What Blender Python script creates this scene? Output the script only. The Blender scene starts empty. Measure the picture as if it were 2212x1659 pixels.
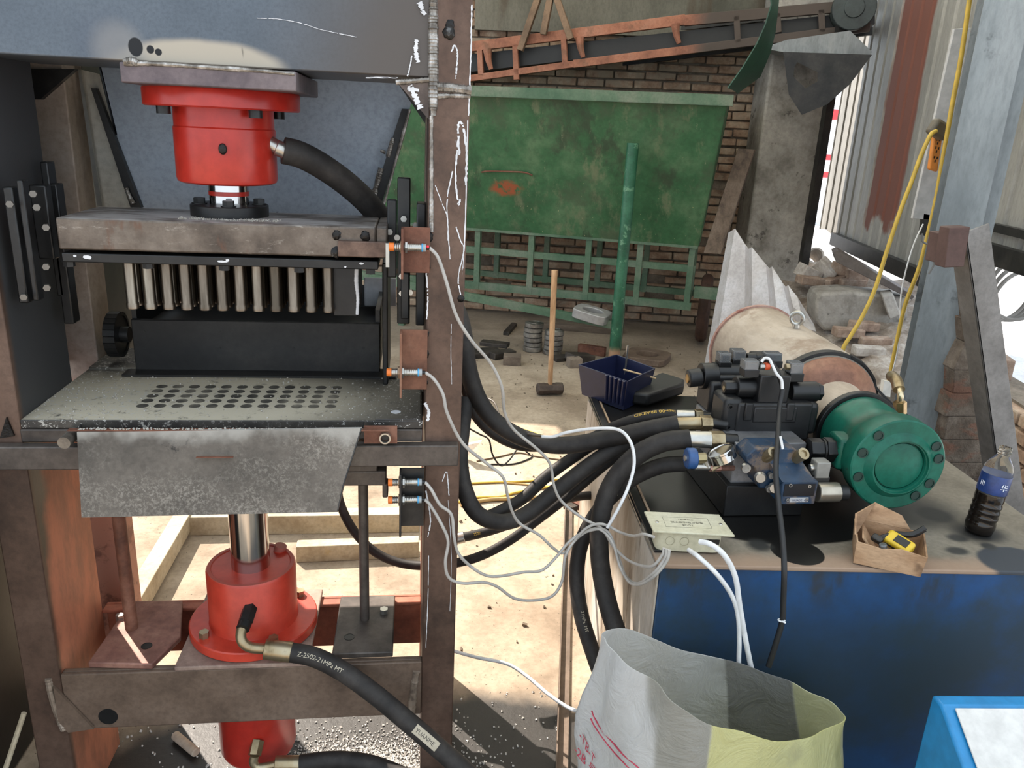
import bpy, bmesh, math, random
from mathutils import Vector, Matrix
random.seed(7)
SC = bpy.context.scene
# ------------------------------------------------------------------ camera
H = 1.65
FP, CX, CY = 1700.0, 1106.0, 829.5
CAM_O = Vector((0, 0, H))
_d = Vector((-256, 5260, FP)).normalized()
_y = Vector((894 - CX, 270 - CY, FP)); _y = (_y - _d * _y.dot(_d)).normalized()
_x = _d.cross(_y)
RM = Matrix((_x, _y, -_d))
cam = bpy.data.cameras.new('camera'); cam.sensor_fit = 'HORIZONTAL'; cam.sensor_width = 36
cam.lens = FP / 2212 * 36; cam.clip_start = 0.02; cam.clip_end = 200
co = bpy.data.objects.new('camera', cam); SC.collection.objects.link(co)
_r = RM @ Vector((1, 0, 0)); _u = RM @ Vector((0, -1, 0)); _b = RM @ Vector((0, 0, -1))
co.matrix_world = Matrix(((_r.x, _u.x, _b.x, 0), (_r.y, _u.y, _b.y, 0), (_r.z, _u.z, _b.z, H), (0, 0, 0, 1)))
SC.camera = co
# ------------------------------------------------------------------ sky, sun, exposure
SC.view_settings.view_transform = 'Standard'; SC.view_settings.look = 'None'
SC.view_settings.gamma = 1.0; SC.view_settings.use_curve_mapping = False
SC.view_settings.exposure = 0.0
w = bpy.data.worlds.new('sky'); SC.world = w; w.use_nodes = True
bg = w.node_tree.nodes['Background']
bg.inputs[0].default_value = (0.80, 0.90, 1.0, 1); bg.inputs[1].default_value = 1.95
SUN_EL = math.radians(45)
sd = Vector((-0.58, 0.815, 0)).normalized() * math.cos(SUN_EL) + Vector((0, 0, math.sin(SUN_EL)))
sl = bpy.data.lights.new('sun', 'SUN'); sl.energy = 12.0; sl.angle = 0.009; sl.color = (1.0, 0.89, 0.78)
so = bpy.data.objects.new('sun', sl); SC.collection.objects.link(so)
so.rotation_euler = sd.to_track_quat('Z', 'Y').to_euler(); so.location = (-6, 10, 12)
# ------------------------------------------------------------------ pixel measuring
def ray(u, v): return RM @ Vector(((u - CX) / FP, (v - CY) / FP, 1))
def onz(u, v, z): r = ray(u, v); return CAM_O + r * ((z - H) / r.z)
def ony(u, v, y): r = ray(u, v); return CAM_O + r * (y / r.y)
def onx(u, v, x): r = ray(u, v); return CAM_O + r * (x / r.x)
def vpl(u, v, p0, a):
    a = math.radians(a); n = Vector((math.sin(a), math.cos(a), 0)); r = ray(u, v)
    return CAM_O + r * (n.dot(Vector(p0) - CAM_O) / n.dot(r))
K = 0.9                                        # the press is measured in units of 0.9 m about the lens
FZ = H - H / K                                 # floor height in press units
def Q(p): return CAM_O + (Vector(p) - CAM_O) * K
# ------------------------------------------------------------------ mesh builder
def basis(axis):
    a = Vector(axis).normalized()
    t = Vector((0, 0, 1)) if abs(a.z) < 0.9 else Vector((1, 0, 0))
    e1 = a.cross(t).normalized(); e2 = a.cross(e1).normalized()
    return a, e1, e2
def smooth_path(pts, n=8):
    P = [Vector(p) for p in pts]
    if len(P) < 3: return P
    P = [P[0] * 2 - P[1]] + P + [P[-1] * 2 - P[-2]]
    out = []
    for i in range(1, len(P) - 2):
        a, b, c, d = P[i - 1:i + 3]
        for k in range(n):
            t = k / n
            out.append(0.5 * ((2 * b) + (c - a) * t + (2 * a - 5 * b + 4 * c - d) * t * t + (3 * b - a - 3 * c + d) * t ** 3))
    out.append(P[-2]); return out
def rotz(deg): return Matrix.Rotation(math.radians(deg), 3, 'Z')
def rot(x, y, z):
    return Matrix.Rotation(math.radians(z), 3, 'Z') @ Matrix.Rotation(math.radians(y), 3, 'Y') @ Matrix.Rotation(math.radians(x), 3, 'X')
class MB:
    def __init__(s, press=False): s.v = []; s.f = []; s.press = press
    def add(s, vs, fs):
        o = len(s.v)
        s.v += [Q(p) if s.press else Vector(p) for p in vs]
        s.f += [tuple(i + o for i in f) for f in fs]; return s
    def box(s, c, d, R=None):
        c = Vector(c); h = Vector(d) / 2; vs = []
        for z in (-1, 1):
            for x, y in ((-1, -1), (1, -1), (1, 1), (-1, 1)):
                p = Vector((x * h.x, y * h.y, z * h.z)); vs.append(c + (R @ p if R else p))
        return s.add(vs, [(3, 2, 1, 0), (4, 5, 6, 7), (0, 1, 5, 4), (1, 2, 6, 5), (2, 3, 7, 6), (3, 0, 4, 7)])
    def bb(s, a, b): # min / max corners
        a = Vector(a); b = Vector(b); return s.box((a + b) / 2, b - a)
    def prism(s, poly, vec):
        n = len(poly); vec = Vector(vec); P = [Vector(p) for p in poly]
        vs = P + [p + vec for p in P]
        fs = [tuple(range(n - 1, -1, -1)), tuple(range(n, 2 * n))] + [(i, (i + 1) % n, n + (i + 1) % n, n + i) for i in range(n)]
        return s.add(vs, fs)
    def lathe(s, o, axis, prof, n=32, caps=True):
        a, e1, e2 = basis(axis); o = Vector(o); vs = []; fs = []
        for t, r in prof:
            for k in range(n):
                q = 2 * math.pi * k / n; vs.append(o + a * t + (e1 * math.cos(q) + e2 * math.sin(q)) * r)
        m = len(prof)
        for j in range(m - 1):
            for k in range(n):
                k2 = (k + 1) % n; fs.append((j * n + k, j * n + k2, (j + 1) * n + k2, (j + 1) * n + k))
        if caps: fs.append(tuple(range(n - 1, -1, -1))); fs.append(tuple(range((m - 1) * n, m * n)))
        return s.add(vs, fs)
    def cyl(s, p0, p1, r, r1=None, n=24):
        p0 = Vector(p0); p1 = Vector(p1)
        return s.lathe(p0, p1 - p0, [(0, r), ((p1 - p0).length, r if r1 is None else r1)], n)
    def ring(s, p0, p1, R, r, n=32):
        p0 = Vector(p0); p1 = Vector(p1); L = (p1 - p0).length
        a, e1, e2 = basis(p1 - p0); vs = []; fs = []
        pr = [(0, r), (0, R), (L, R), (L, r)]
        for t, q in pr:
            for k in range(n):
                w_ = 2 * math.pi * k / n; vs.append(p0 + a * t + (e1 * math.cos(w_) + e2 * math.sin(w_)) * q)
        for j in range(4):
            for k in range(n):
                k2 = (k + 1) % n; j2 = (j + 1) % 4; fs.append((j * n + k, j * n + k2, j2 * n + k2, j2 * n + k))
        return s.add(vs, fs)
    def hexn(s, p0, p1, r): return s.cyl(p0, p1, r, n=6)
    def tube(s, pts, r, n=10, radii=None, closed=False):
        P = [Vector(p) for p in pts]; m = len(P); vs = []; fs = []; e1 = None
        for i in range(m):
            if closed: t = P[(i + 1) % m] - P[i - 1]
            else: t = P[min(i + 1, m - 1)] - P[max(i - 1, 0)]
            t = t.normalized() if t.length > 1e-9 else Vector((0, 0, 1))
            if e1 is None: _, e1, _e = basis(t)
            e1 = (e1 - t * e1.dot(t)).normalized(); e2 = t.cross(e1)
            rr = radii[i] if radii else r
            for k in range(n):
                q = 2 * math.pi * k / n; vs.append(P[i] + (e1 * math.cos(q) + e2 * math.sin(q)) * rr)
        for i in range(m if closed else m - 1):
            i2 = (i + 1) % m
            for k in range(n):
                k2 = (k + 1) % n; fs.append((i * n + k, i * n + k2, i2 * n + k2, i2 * n + k))
        if not closed: fs.append(tuple(range(n - 1, -1, -1))); fs.append(tuple(range((m - 1) * n, m * n)))
        return s.add(vs, fs)
    def torus(s, c, axis, R, r, n=32, k=10):
        a, e1, e2 = basis(axis); c = Vector(c)
        return s.tube([c + (e1 * math.cos(2 * math.pi * i / n) + e2 * math.sin(2 * math.pi * i / n)) * R for i in range(n)], r, k, closed=True)
    def ball(s, c, r, nu=12, nv=8, jit=0.0, rng=random):
        c = Vector(c); r = Vector(r) if hasattr(r, '__len__') else Vector((r, r, r)); vs = [c + Vector((0, 0, r.z))]; fs = []
        for j in range(1, nv):
            th = math.pi * j / nv
            for i in range(nu):
                ph = 2 * math.pi * i / nu; q = 1 + jit * (rng.random() - .5)
                vs.append(c + Vector((r.x * math.sin(th) * math.cos(ph), r.y * math.sin(th) * math.sin(ph), r.z * math.cos(th))) * q)
        vs.append(c - Vector((0, 0, r.z)))
        for i in range(nu):
            fs.append((0, 1 + i, 1 + (i + 1) % nu)); b = 1 + (nv - 2) * nu
            fs.append((b + (i + 1) % nu, b + i, len(vs) - 1))
        for j in range(nv - 2):
            for i in range(nu):
                a = 1 + j * nu; fs.append((a + i, a + nu + i, a + nu + (i + 1) % nu, a + (i + 1) % nu))
        # offset faces are relative to this ball
        if jit: vs = [Vector(p) for p in vs]
        return s.add(vs, fs)
    def sheet(s, grid, th):
        """grid[j][i] of points -> closed sheet of thickness th along local normals"""
        m = len(grid); n = len(grid[0]); G = [[Vector(p) for p in row] for row in grid]; vs = []; fs = []
        N = []
        for j in range(m):
            for i in range(n):
                du = G[j][min(i + 1, n - 1)] - G[j][max(i - 1, 0)]; dv = G[min(j + 1, m - 1)][i] - G[max(j - 1, 0)][i]
                q = du.cross(dv); N.append(q.normalized() if q.length > 1e-12 else Vector((0, 0, 1)))
        fl = [p for row in G for p in row]
        vs = [p + nn * th / 2 for p, nn in zip(fl, N)] + [p - nn * th / 2 for p, nn in zip(fl, N)]
        o = m * n
        for j in range(m - 1):
            for i in range(n - 1):
                a = j * n + i; fs.append((a, a + 1, a + n + 1, a + n)); fs.append((o + a + n, o + a + n + 1, o + a + 1, o + a))
        for j in range(m - 1):
            a = j * n; fs.append((a, a + n, o + a + n, o + a)); b = j * n + n - 1; fs.append((b, o + b, o + b + n, b + n))
        for i in range(n - 1):
            fs.append((i, o + i, o + i + 1, i + 1)); b = (m - 1) * n + i; fs.append((b, b + 1, o + b + 1, o + b))
        return s.add(vs, fs)
    def build(s, name, mat, parent=None, bevel=0.0, smooth=35, seg=2, kind=None):
        me = bpy.data.meshes.new(name)
        V = s.v
        if parent is not None:
            org = wloc(parent)
        else:
            lo = [min(p[i] for p in V) for i in range(3)]; hi = [max(p[i] for p in V) for i in range(3)]
            org = Vector(((lo[0] + hi[0]) / 2, (lo[1] + hi[1]) / 2, lo[2]))
        me.from_pydata([p - org for p in V], [], s.f)
        bm = bmesh.new(); bm.from_mesh(me); bmesh.ops.recalc_face_normals(bm, faces=bm.faces); bm.to_mesh(me); bm.free()
        me.polygons.foreach_set('use_smooth', [True] * len(me.polygons))
        me.set_sharp_from_angle(angle=math.radians(smooth))
        o = bpy.data.objects.new(name, me); SC.collection.objects.link(o)
        o.data.materials.append(mat)
        if parent is not None: o.parent = parent
        else: o.location = org
        if bevel:
            m = o.modifiers.new('bevel', 'BEVEL'); m.width = bevel; m.segments = seg; m.limit_method = 'ANGLE'; m.angle_limit = math.radians(40); m.harden_normals = False
        if kind: o['kind'] = kind
        return o
def wloc(o):
    p = Vector(o.location)
    while o.parent: o = o.parent; p = p + Vector(o.location)
    return p
def tag(o, label, cat, group=None, kind=None):
    o['label'] = label
    if cat: o['category'] = cat
    if group: o['group'] = group
    if kind: o['kind'] = kind
    return o
def thing(name, label, cat, loc, group=None):
    o = bpy.data.objects.new(name, None); SC.collection.objects.link(o); o.empty_display_size = .05
    o.location = Vector(loc); return tag(o, label, cat, group)
def copy_thing(r, delta, label=None, group=None):
    c = r.copy(); SC.collection.objects.link(c); c.location = Vector(r.location) + Vector(delta)
    if label: c['label'] = label
    if group: c['group'] = group
    for ch in list(r.children):
        k = ch.copy(); SC.collection.objects.link(k); k.parent = c
        for g in list(ch.children):
            h = g.copy(); SC.collection.objects.link(h); h.parent = k
    return c
def text_mesh(txt, size):
    """flat outline mesh of a string: verts (x, y) and faces, x from 0"""
    cu = bpy.data.curves.new('t', 'FONT'); cu.body = txt; cu.size = size; cu.resolution_u = 3
    o = bpy.data.objects.new('t', cu); SC.collection.objects.link(o)
    bpy.context.view_layer.update()
    me = bpy.data.meshes.new_from_object(o.evaluated_get(bpy.context.evaluated_depsgraph_get()))
    vs = [(v.co.x, v.co.y) for v in me.vertices]; fs = [tuple(p.vertices) for p in me.polygons]
    bpy.data.objects.remove(o); bpy.data.curves.remove(cu); bpy.data.meshes.remove(me)
    if vs:
        x0 = min(v[0] for v in vs); vs = [(x - x0, y) for x, y in vs]
    return vs, fs
def text_on(mb, txt, size, o, ex, ey, center=True):
    vs, fs = text_mesh(txt, size)
    if not vs: return mb
    wd = max(v[0] for v in vs); o = Vector(o); ex = Vector(ex).normalized(); ey = Vector(ey).normalized()
    sh = wd / 2 if center else 0; nn = ex.cross(ey) * 0.0004
    a = [o + ex * (x - sh) + ey * y + nn for x, y in vs]
    return mb.add(a, fs)
def text_tube(mb, txt, size, path, r, s0, facing, flip=False):
    """letters laid along a hose: path points, start arc length, facing = direction the middle of the letters looks"""
    vs, fs = text_mesh(txt, size); P = [Vector(p) for p in path]
    L = [0]
    for a, b in zip(P, P[1:]): L.append(L[-1] + (b - a).length)
    out = []
    for x, y in vs:
        s_ = s0 - x if flip else s0 + x; s_ = max(0.0001, min(L[-1] - 0.0001, s_))
        i = max(k for k in range(len(L) - 1) if L[k] <= s_); t = (s_ - L[i]) / max(1e-9, L[i + 1] - L[i])
        c = P[i].lerp(P[i + 1], t); d = (P[i + 1] - P[i]).normalized()
        f = Vector(facing); f = (f - d * f.dot(d)).normalized(); up = f.cross(d).normalized()
        if flip: up = -up
        an = (y - size * .35) / r
        out.append(c + (f * math.cos(an) + up * math.sin(an)) * (r + .0006))
    return mb.add(out, fs)
# ------------------------------------------------------------------ materials
def C(r, g, b):
    f = lambda c: (c / 255 / 12.92) if c / 255 <= .04045 else ((c / 255 + .055) / 1.055) ** 2.4
    return (f(r), f(g), f(b), 1)
class NT:
    def __init__(s, name):
        s.m = bpy.data.materials.new(name); s.m.use_nodes = True; s.t = s.m.node_tree
        s.b = s.t.nodes['Principled BSDF']; s.pos = s.n('ShaderNodeNewGeometry').outputs['Position']
    def n(s, t, **kw):
        x = s.t.nodes.new(t)
        for k, v in kw.items(): setattr(x, k, v)
        return x
    def L(s, a, b): s.t.links.new(a, b)
    def setv(s, sock, v):
        if hasattr(v, 'is_output'): s.L(v, sock)
        else: sock.default_value = v
    def math(s, op, a, b=0.0, c=None, clamp=False):
        x = s.n('ShaderNodeMath', operation=op, use_clamp=clamp); s.setv(x.inputs[0], a); s.setv(x.inputs[1], b)
        if c is not None: s.setv(x.inputs[2], c)
        return x.outputs[0]
    def coords(s, stretch=(1, 1, 1), off=(0, 0, 0), rotation=(0, 0, 0)):
        x = s.n('ShaderNodeMapping'); s.L(s.pos, x.inputs[0]); x.inputs['Scale'].default_value = stretch
        x.inputs['Location'].default_value = off; x.inputs['Rotation'].default_value = rotation; return x.outputs[0]
    def noise(s, scale, detail=5, rough=.6, stretch=(1, 1, 1), off=(0, 0, 0), rotation=(0, 0, 0), dist=0):
        x = s.n('ShaderNodeTexNoise'); s.L(s.coords(stretch, off, rotation), x.inputs['Vector'])
        x.inputs['Scale'].default_value = scale; x.inputs['Detail'].default_value = detail; x.inputs['Roughness'].default_value = rough
        x.inputs['Distortion'].default_value = dist; return x.outputs[0]
    def ramp(s, f, lo, hi):
        x = s.n('ShaderNodeMapRange', interpolation_type='SMOOTHSTEP'); s.setv(x.inputs[0], f)
        x.inputs[1].default_value = lo; x.inputs[2].default_value = hi; return x.outputs[0]
    def cramp(s, f, stops):
        x = s.n('ShaderNodeValToRGB'); s.L(f, x.inputs[0]); e = x.color_ramp.elements
        while len(e) < len(stops): e.new(.5)
        for k, (p, c) in zip(e, stops): k.position = p; k.color = c
        return x.outputs[0]
    def mix(s, f, a, b):
        x = s.n('ShaderNodeMix', data_type='RGBA'); s.setv(x.inputs[0], f); s.setv(x.inputs[6], a); s.setv(x.inputs[7], b); return x.outputs[2]
    def ell(s, c, r, soft=.2, wob=0.0, wscale=8):
        """1 inside an ellipsoid about c"""
        v = s.n('ShaderNodeVectorMath', operation='SUBTRACT'); s.L(s.pos, v.inputs[0]); v.inputs[1].default_value = c
        d = s.n('ShaderNodeVectorMath', operation='DIVIDE'); s.L(v.outputs[0], d.inputs[0]); d.inputs[1].default_value = r
        l = s.n('ShaderNodeVectorMath', operation='LENGTH'); s.L(d.outputs[0], l.inputs[0]); q = l.outputs['Value']
        if wob: q = s.math('ADD', q, s.math('MULTIPLY', s.math('SUBTRACT', s.noise(wscale, 3), .5), wob * 2))
        return s.ramp(q, 1 + soft, 1 - soft)
    def half(s, p, n, soft=.02, wob=0.0, wscale=8):
        """1 on the side the normal points to"""
        v = s.n('ShaderNodeVectorMath', operation='SUBTRACT'); s.L(s.pos, v.inputs[0]); v.inputs[1].default_value = p
        d = s.n('ShaderNodeVectorMath', operation='DOT_PRODUCT'); s.L(v.outputs[0], d.inputs[0]); d.inputs[1].default_value = Vector(n).normalized()
        q = d.outputs['Value']
        if wob: q = s.math('ADD', q, s.math('MULTIPLY', s.math('SUBTRACT', s.noise(wscale, 3), .5), wob * 2))
        return s.ramp(q, -soft, soft)
    def bump(s, h, strength=.2, dist=.005):
        x = s.n('ShaderNodeBump'); x.inputs['Strength'].default_value = strength; x.inputs['Distance'].default_value = dist
        s.L(h, x.inputs['Height']); s.L(x.outputs[0], s.b.inputs['Normal'])
    def fin(s, col, rough=.6, metal=0.0, spec=None):
        s.setv(s.b.inputs['Base Color'], col); s.setv(s.b.inputs['Roughness'], rough); s.setv(s.b.inputs['Metallic'], metal)
        if spec is not None: s.b.inputs['Specular IOR Level'].default_value = spec
        return s.m
def grime(name, a, b, c=None, scale=6, rough=.6, metal=0.0, bump=.15, bdist=.003, stretch=(1, 1, 1), fine=60, over=None, spec=None, lo=.35, hi=.65):
    t = NT(name); f = t.noise(scale, 8, .65, stretch)
    st = [(lo, a), (hi, b)] if c is None else [(lo, a), ((lo + hi) / 2, b), (hi, c)]
    col = t.cramp(f, st); g = t.noise(fine, 4, .7, stretch)
    col = t.mix(t.math('MULTIPLY', t.ramp(g, .35, .75), .35), col, tuple(x * .55 for x in a[:3]) + (1,))
    rg = rough
    for oc, mf, *rr in (over or []):
        mk = mf(t); col = t.mix(mk, col, oc)
        if rr:
            x = t.n('ShaderNodeMix', data_type='FLOAT'); t.setv(x.inputs[0], mk); t.setv(x.inputs[2], rg); t.setv(x.inputs[3], rr[0]); rg = x.outputs[0]
    if bump: t.bump(t.math('ADD', t.math('MULTIPLY', f, .6), t.math('MULTIPLY', g, .4)), bump, bdist)
    return t.fin(col, rg, metal, spec)
def plain(name, col, rough=.5, metal=0.0, spec=None, var=.12):
    t = NT(name); g = t.noise(25, 5, .6)
    cc = t.mix(t.math('MULTIPLY', t.ramp(g, .3, .7), 1.0), tuple(x * (1 - var) for x in col[:3]) + (1,), tuple(min(1, x * (1 + var)) for x in col[:3]) + (1,))
    return t.fin(cc, rough, metal, spec)
# ------------------------------------------------------------------ shared materials
STEEL = grime('mill_scale_steel', C(58, 50, 46), C(88, 76, 70), C(112, 98, 90), 5, .55, .35, .25)
STEEL_GREY = grime('blue_grey_steel', C(74, 80, 88), C(96, 103, 112), C(112, 116, 122), 2.5, .5, .45, .08, fine=120)
STEEL_DARK = grime('dark_oily_steel', C(26, 26, 27), C(44, 43, 42), C(60, 57, 54), 7, .42, .3, .2)
BLACK_OIL = grime('black_oxide', C(16, 16, 17), C(27, 27, 27), C(38, 37, 36), 9, .38, .2, .15)
RUST = grime('rusty_brown_steel', C(74, 44, 32), C(112, 70, 52), C(132, 92, 74), 9, .7, .1, .3)
PRIMER = grime('orange_brown_primer', C(112, 58, 42), C(158, 88, 64), C(176, 110, 84), 4, .62, .0, .15)
CHROME = plain('polished_rod', C(196, 194, 192), .14, 1.0, var=.05)
ZINC = plain('zinc_plate', C(178, 176, 170), .3, .9, var=.12)
ZINC_Y = grime('yellow_zinc', C(120, 104, 78), C(158, 142, 112), C(176, 164, 138), 30, .35, .8, .05)
PIN = grime('ground_pin_steel', C(84, 75, 64), C(118, 106, 93), C(150, 139, 124), 20, .3, .95, .05, stretch=(1, 1, .12))
RED = grime('red_gloss_enamel', C(160, 34, 26), C(176, 46, 35), C(182, 54, 42), 4, .3, 0, .06, fine=30)
RUBBER = grime('black_rubber', C(34, 32, 31), C(46, 43, 41), C(60, 56, 53), 12, .62, 0, .1, spec=.3)
CABLE_GREY = plain('grey_pvc', C(168, 164, 158), .5)
CABLE_WHITE = plain('white_pvc', C(214, 214, 214), .45)
CABLE_YELLOW = plain('yellow_pvc', C(196, 164, 66), .5)
CABLE_BLACK = plain('black_pvc', C(24, 24, 25), .5)
WELD = grime('weld_bead', C(96, 90, 84), C(142, 136, 128), C(196, 192, 188), 40, .4, .6, .5, .006)
BURN = grime('weld_burn', C(18, 17, 17), C(40, 36, 33), C(150, 150, 150), 60, .35, .5, .5, .006, lo=.4, hi=.78)
ORANGE = plain('orange_plastic', C(214, 112, 40), .45)
CHALK = plain('white_chalk', C(206, 206, 208), .9)
PRINT_Y = plain('yellow_print', C(190, 156, 66), .6)
PRINT_W = plain('pale_print', C(176, 166, 146), .6)
GALV = grime('galvanised_sheet', C(112, 116, 118), C(136, 140, 142), C(154, 156, 156), 5, .5, .5, .06, stretch=(1, 1, .3))
# ------------------------------------------------------------------ floor
def _oil(t):
    a = t.ell((-.15, 1.28, 0), (1.05, .76, 1), .07, .12, 4)
    return t.math('MULTIPLY', a, .97)
def _oil2(t): return t.ell((.35, 1.95, 0), (.5, .45, 1), .3, .25, 6)
FLOOR = grime('concrete_floor', C(128, 112, 94), C(166, 150, 130), C(184, 168, 148), 1.6, .9, 0, .5, .006, fine=38,
              over=[(C(96, 84, 70), lambda t: t.math('MULTIPLY', t.ramp(t.noise(4, 6, .7), .56, .7), .5)),
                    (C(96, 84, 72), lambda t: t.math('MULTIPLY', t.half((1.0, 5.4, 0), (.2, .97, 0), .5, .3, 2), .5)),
                    (C(66, 56, 46), lambda t: t.ramp(t.noise(95, 2, .5), .68, .74)),
                    (C(22, 21, 20), _oil, .5)])
fl = MB(); n = 60
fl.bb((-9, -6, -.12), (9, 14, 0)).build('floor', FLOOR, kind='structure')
# outside yard, snow-bright, beyond the right wall
GROUND = grime('pale_yard', C(206, 204, 204), C(226, 224, 224), C(236, 234, 234), 1.5, .9, 0, .3, .02)
WB = 12.6                                       # direction of the shed's back wall
WX = Vector((math.cos(math.radians(WB)), -math.sin(math.radians(WB)), 0)); WY = Vector((math.sin(math.radians(WB)), math.cos(math.radians(WB)), 0))
RW0 = Vector((3.14, 4.48, 0))                   # a point on the right wall, which runs along WY
BW0 = Vector((1.759, 7.04, 0))                  # a point on the back wall, which runs along WX
g = MB(); p0 = RW0 + WY * -6 + WX * .25; p1 = RW0 + WY * 30 + WX * .25
g.prism([p0 + Vector((0, 0, -.1)), p1 + Vector((0, 0, -.1)), p1 + WX * 30 + Vector((0, 0, -.1)), p0 + WX * 30 + Vector((0, 0, -.1))], (0, 0, .24))
g.build('ground', GROUND, kind='structure')
# ------------------------------------------------------------------ brick back wall
BRICK = grime('old_soot_brick', C(118, 94, 76), C(168, 138, 114), C(194, 174, 150), 5.5, .9, 0, .6, .01, fine=45,
              over=[(C(158, 142, 122), lambda t: t.math('MULTIPLY', t.ramp(t.noise(7, 4, .6, off=(3, 1, 0)), .5, .62), .75))])
MORTAR = grime('grey_mortar', C(92, 82, 70), C(124, 112, 98), C(140, 128, 114), 7, .95, 0, .5, .01)
rb = random.Random(3)
wm = MB(); wb = MB()
def wallpt(s, dz, z): return BW0 + WX * s + WY * dz + Vector((0, 0, z))
RZ = rotz(-WB)
wm.box(wallpt(-2.6, .14, 2.19), (7.9, .22, 4.40), RZ)
row = 0; z = 0.02
while z < 3.1:
    s = -4.6 + (.12 if row % 2 else 0)
    while s < 1.3:
        L = .235 + rb.uniform(-.02, .02); hh = .058 + rb.uniform(-.006, .006)
        if rb.random() > .03:
            wb.box(wallpt(s + L / 2, .03 + rb.uniform(-.016, .012), z + hh / 2 + rb.uniform(-.003, .003)), (L, .07, hh), RZ @ rot(rb.uniform(-2, 2), rb.uniform(-1.2, 1.2), rb.uniform(-2, 2)))
        s += L + .012
    z += .072; row += 1
o = wm.build('wall_back', MORTAR, kind='structure')
wb.build('brickwork', BRICK, o, bevel=.006, seg=1)
# rendered upper panel of the back wall (grey board and cloth above the ladder conveyor)
RENDER = grime('grey_plaster', C(92, 90, 80), C(120, 116, 104), C(132, 128, 116), 1.4, .9, 0, .2, .01, stretch=(1, 1, .5),
               over=[(C(84, 66, 50), lambda t: t.math('MULTIPLY', t.ramp(t.noise(3.2, 3, .5, stretch=(1, 1, .2)), .6, .7), .6))])
u0 = MB(); a = vpl(1290, 0, BW0, WB); b = vpl(1700, 45, BW0, WB)
u0.box(wallpt(-.02, -.05, 3.05), (2.5, .06, 1.22), RZ)
u0.build('wall_back_render', RENDER, kind='structure')
# ------------------------------------------------------------------ concrete pillar at the corner
CONC = grime('stained_concrete', C(112, 106, 98), C(152, 147, 140), C(172, 166, 158), 3.2, .9, 0, .5, .012, fine=30,
             over=[(C(44, 40, 36), lambda t: t.math('MULTIPLY', t.ramp(t.noise(5, 6, .7, off=(9, 0, 0)), .6, .66), .7))])
pl = MB(); pc = [ony(1622, 560, 6.2), ony(1722, 600, 6.2)]
pxl, pxr = ony(1648, 300, 6.2).x, ony(1772, 300, 6.2).x
pl.box(((pxl + pxr) / 2 + .03, 6.2 + .22, 1.7), (pxr - pxl, .44, 3.4), rotz(-9))
pl.build('wall_corner', CONC, bevel=.02, kind='structure')
# ------------------------------------------------------------------ corrugated right wall
def rwp(s, z, off=0): return RW0 + WY * s + WX * off + Vector((0, 0, z))
def rwpx(u, v):
    p = vpl(u, v, RW0, WB - 90); return (p - RW0).dot(WY), p.z
sA, zA = rwpx(1960, 250); sB, zB = rwpx(1890, 250)
def _paint(t):
    q0 = rwpx(1925, 150)[0]; q1 = rwpx(1998, 150)[0]; qm = (q0 + q1) / 2; hw = abs(q1 - q0) / 2
    c = RW0 + WY * qm
    m1 = t.half(c + WY * hw, -WY, .02, .05, 3); m2 = t.half(c - WY * hw, WY, .02, .05, 3)
    zz = t.half((0, 0, rwpx(1880, 470)[1]), (0, 0, 1), .05, .3, 4)
    return t.math('MULTIPLY', t.math('MULTIPLY', m1, m2), zz)
CORR = grime('old_corrugated_sheet', C(132, 130, 124), C(156, 154, 148), C(170, 168, 162), 2.2, .55, .35, .08, stretch=(1, 1, .25), over=[(C(122, 78, 66), _paint, .7)])
cs = MB(); grid = []
s_end = rwpx(1803, 300)[0]
xs = []; s = -3.2
while s < s_end:
    xs += [(s, 0), (s + .10, 0), (s + .115, .025), (s + .14, .025), (s + .155, 0)]; s += .19
xl = [q for q in xs if q[0] > -.45]; xr = [q for q in xs if q[0] <= -.40]
for zz in (.92, 1.6, 2.3, 3.1): grid.append([rwp(a_, zz + (.015 * math.sin(a_ * 9) if zz < 1 else 0), o_) for a_, o_ in xl])
cs.sheet(grid, .004); cs.sheet([[rwp(a_, zz, o_) for a_, o_ in xr] for zz in (1.16, 1.9, 2.5, 3.1)], .004); o = cs.build('wall_right', CORR, smooth=20, kind='structure')
r_ = MB(); r_.box(rwp(.72, .90, -.03), (.05, 2.36, .10), RZ); r_.box(rwp(-1.75, 1.16, -.03), (.05, 2.6, .10), RZ); r_.box(rwp(-1.75, 1.29, -.03), (.04, 2.6, .04), RZ); r_.box(rwp(-.45, 1.05, -.03), (.05, .05, .5), RZ)
r_.build('trim_1', STEEL_DARK, kind='structure')
r_ = MB(); c1 = ony(1797, 180, 5.9); c2 = ony(1716, 640, 5.9)
r_.box((ony(1760, 400, 5.9).x + .02, 5.92, 1.55), (.06, .06, 3.1)); r_.build('trim_2', STEEL_DARK, kind='structure')
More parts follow.
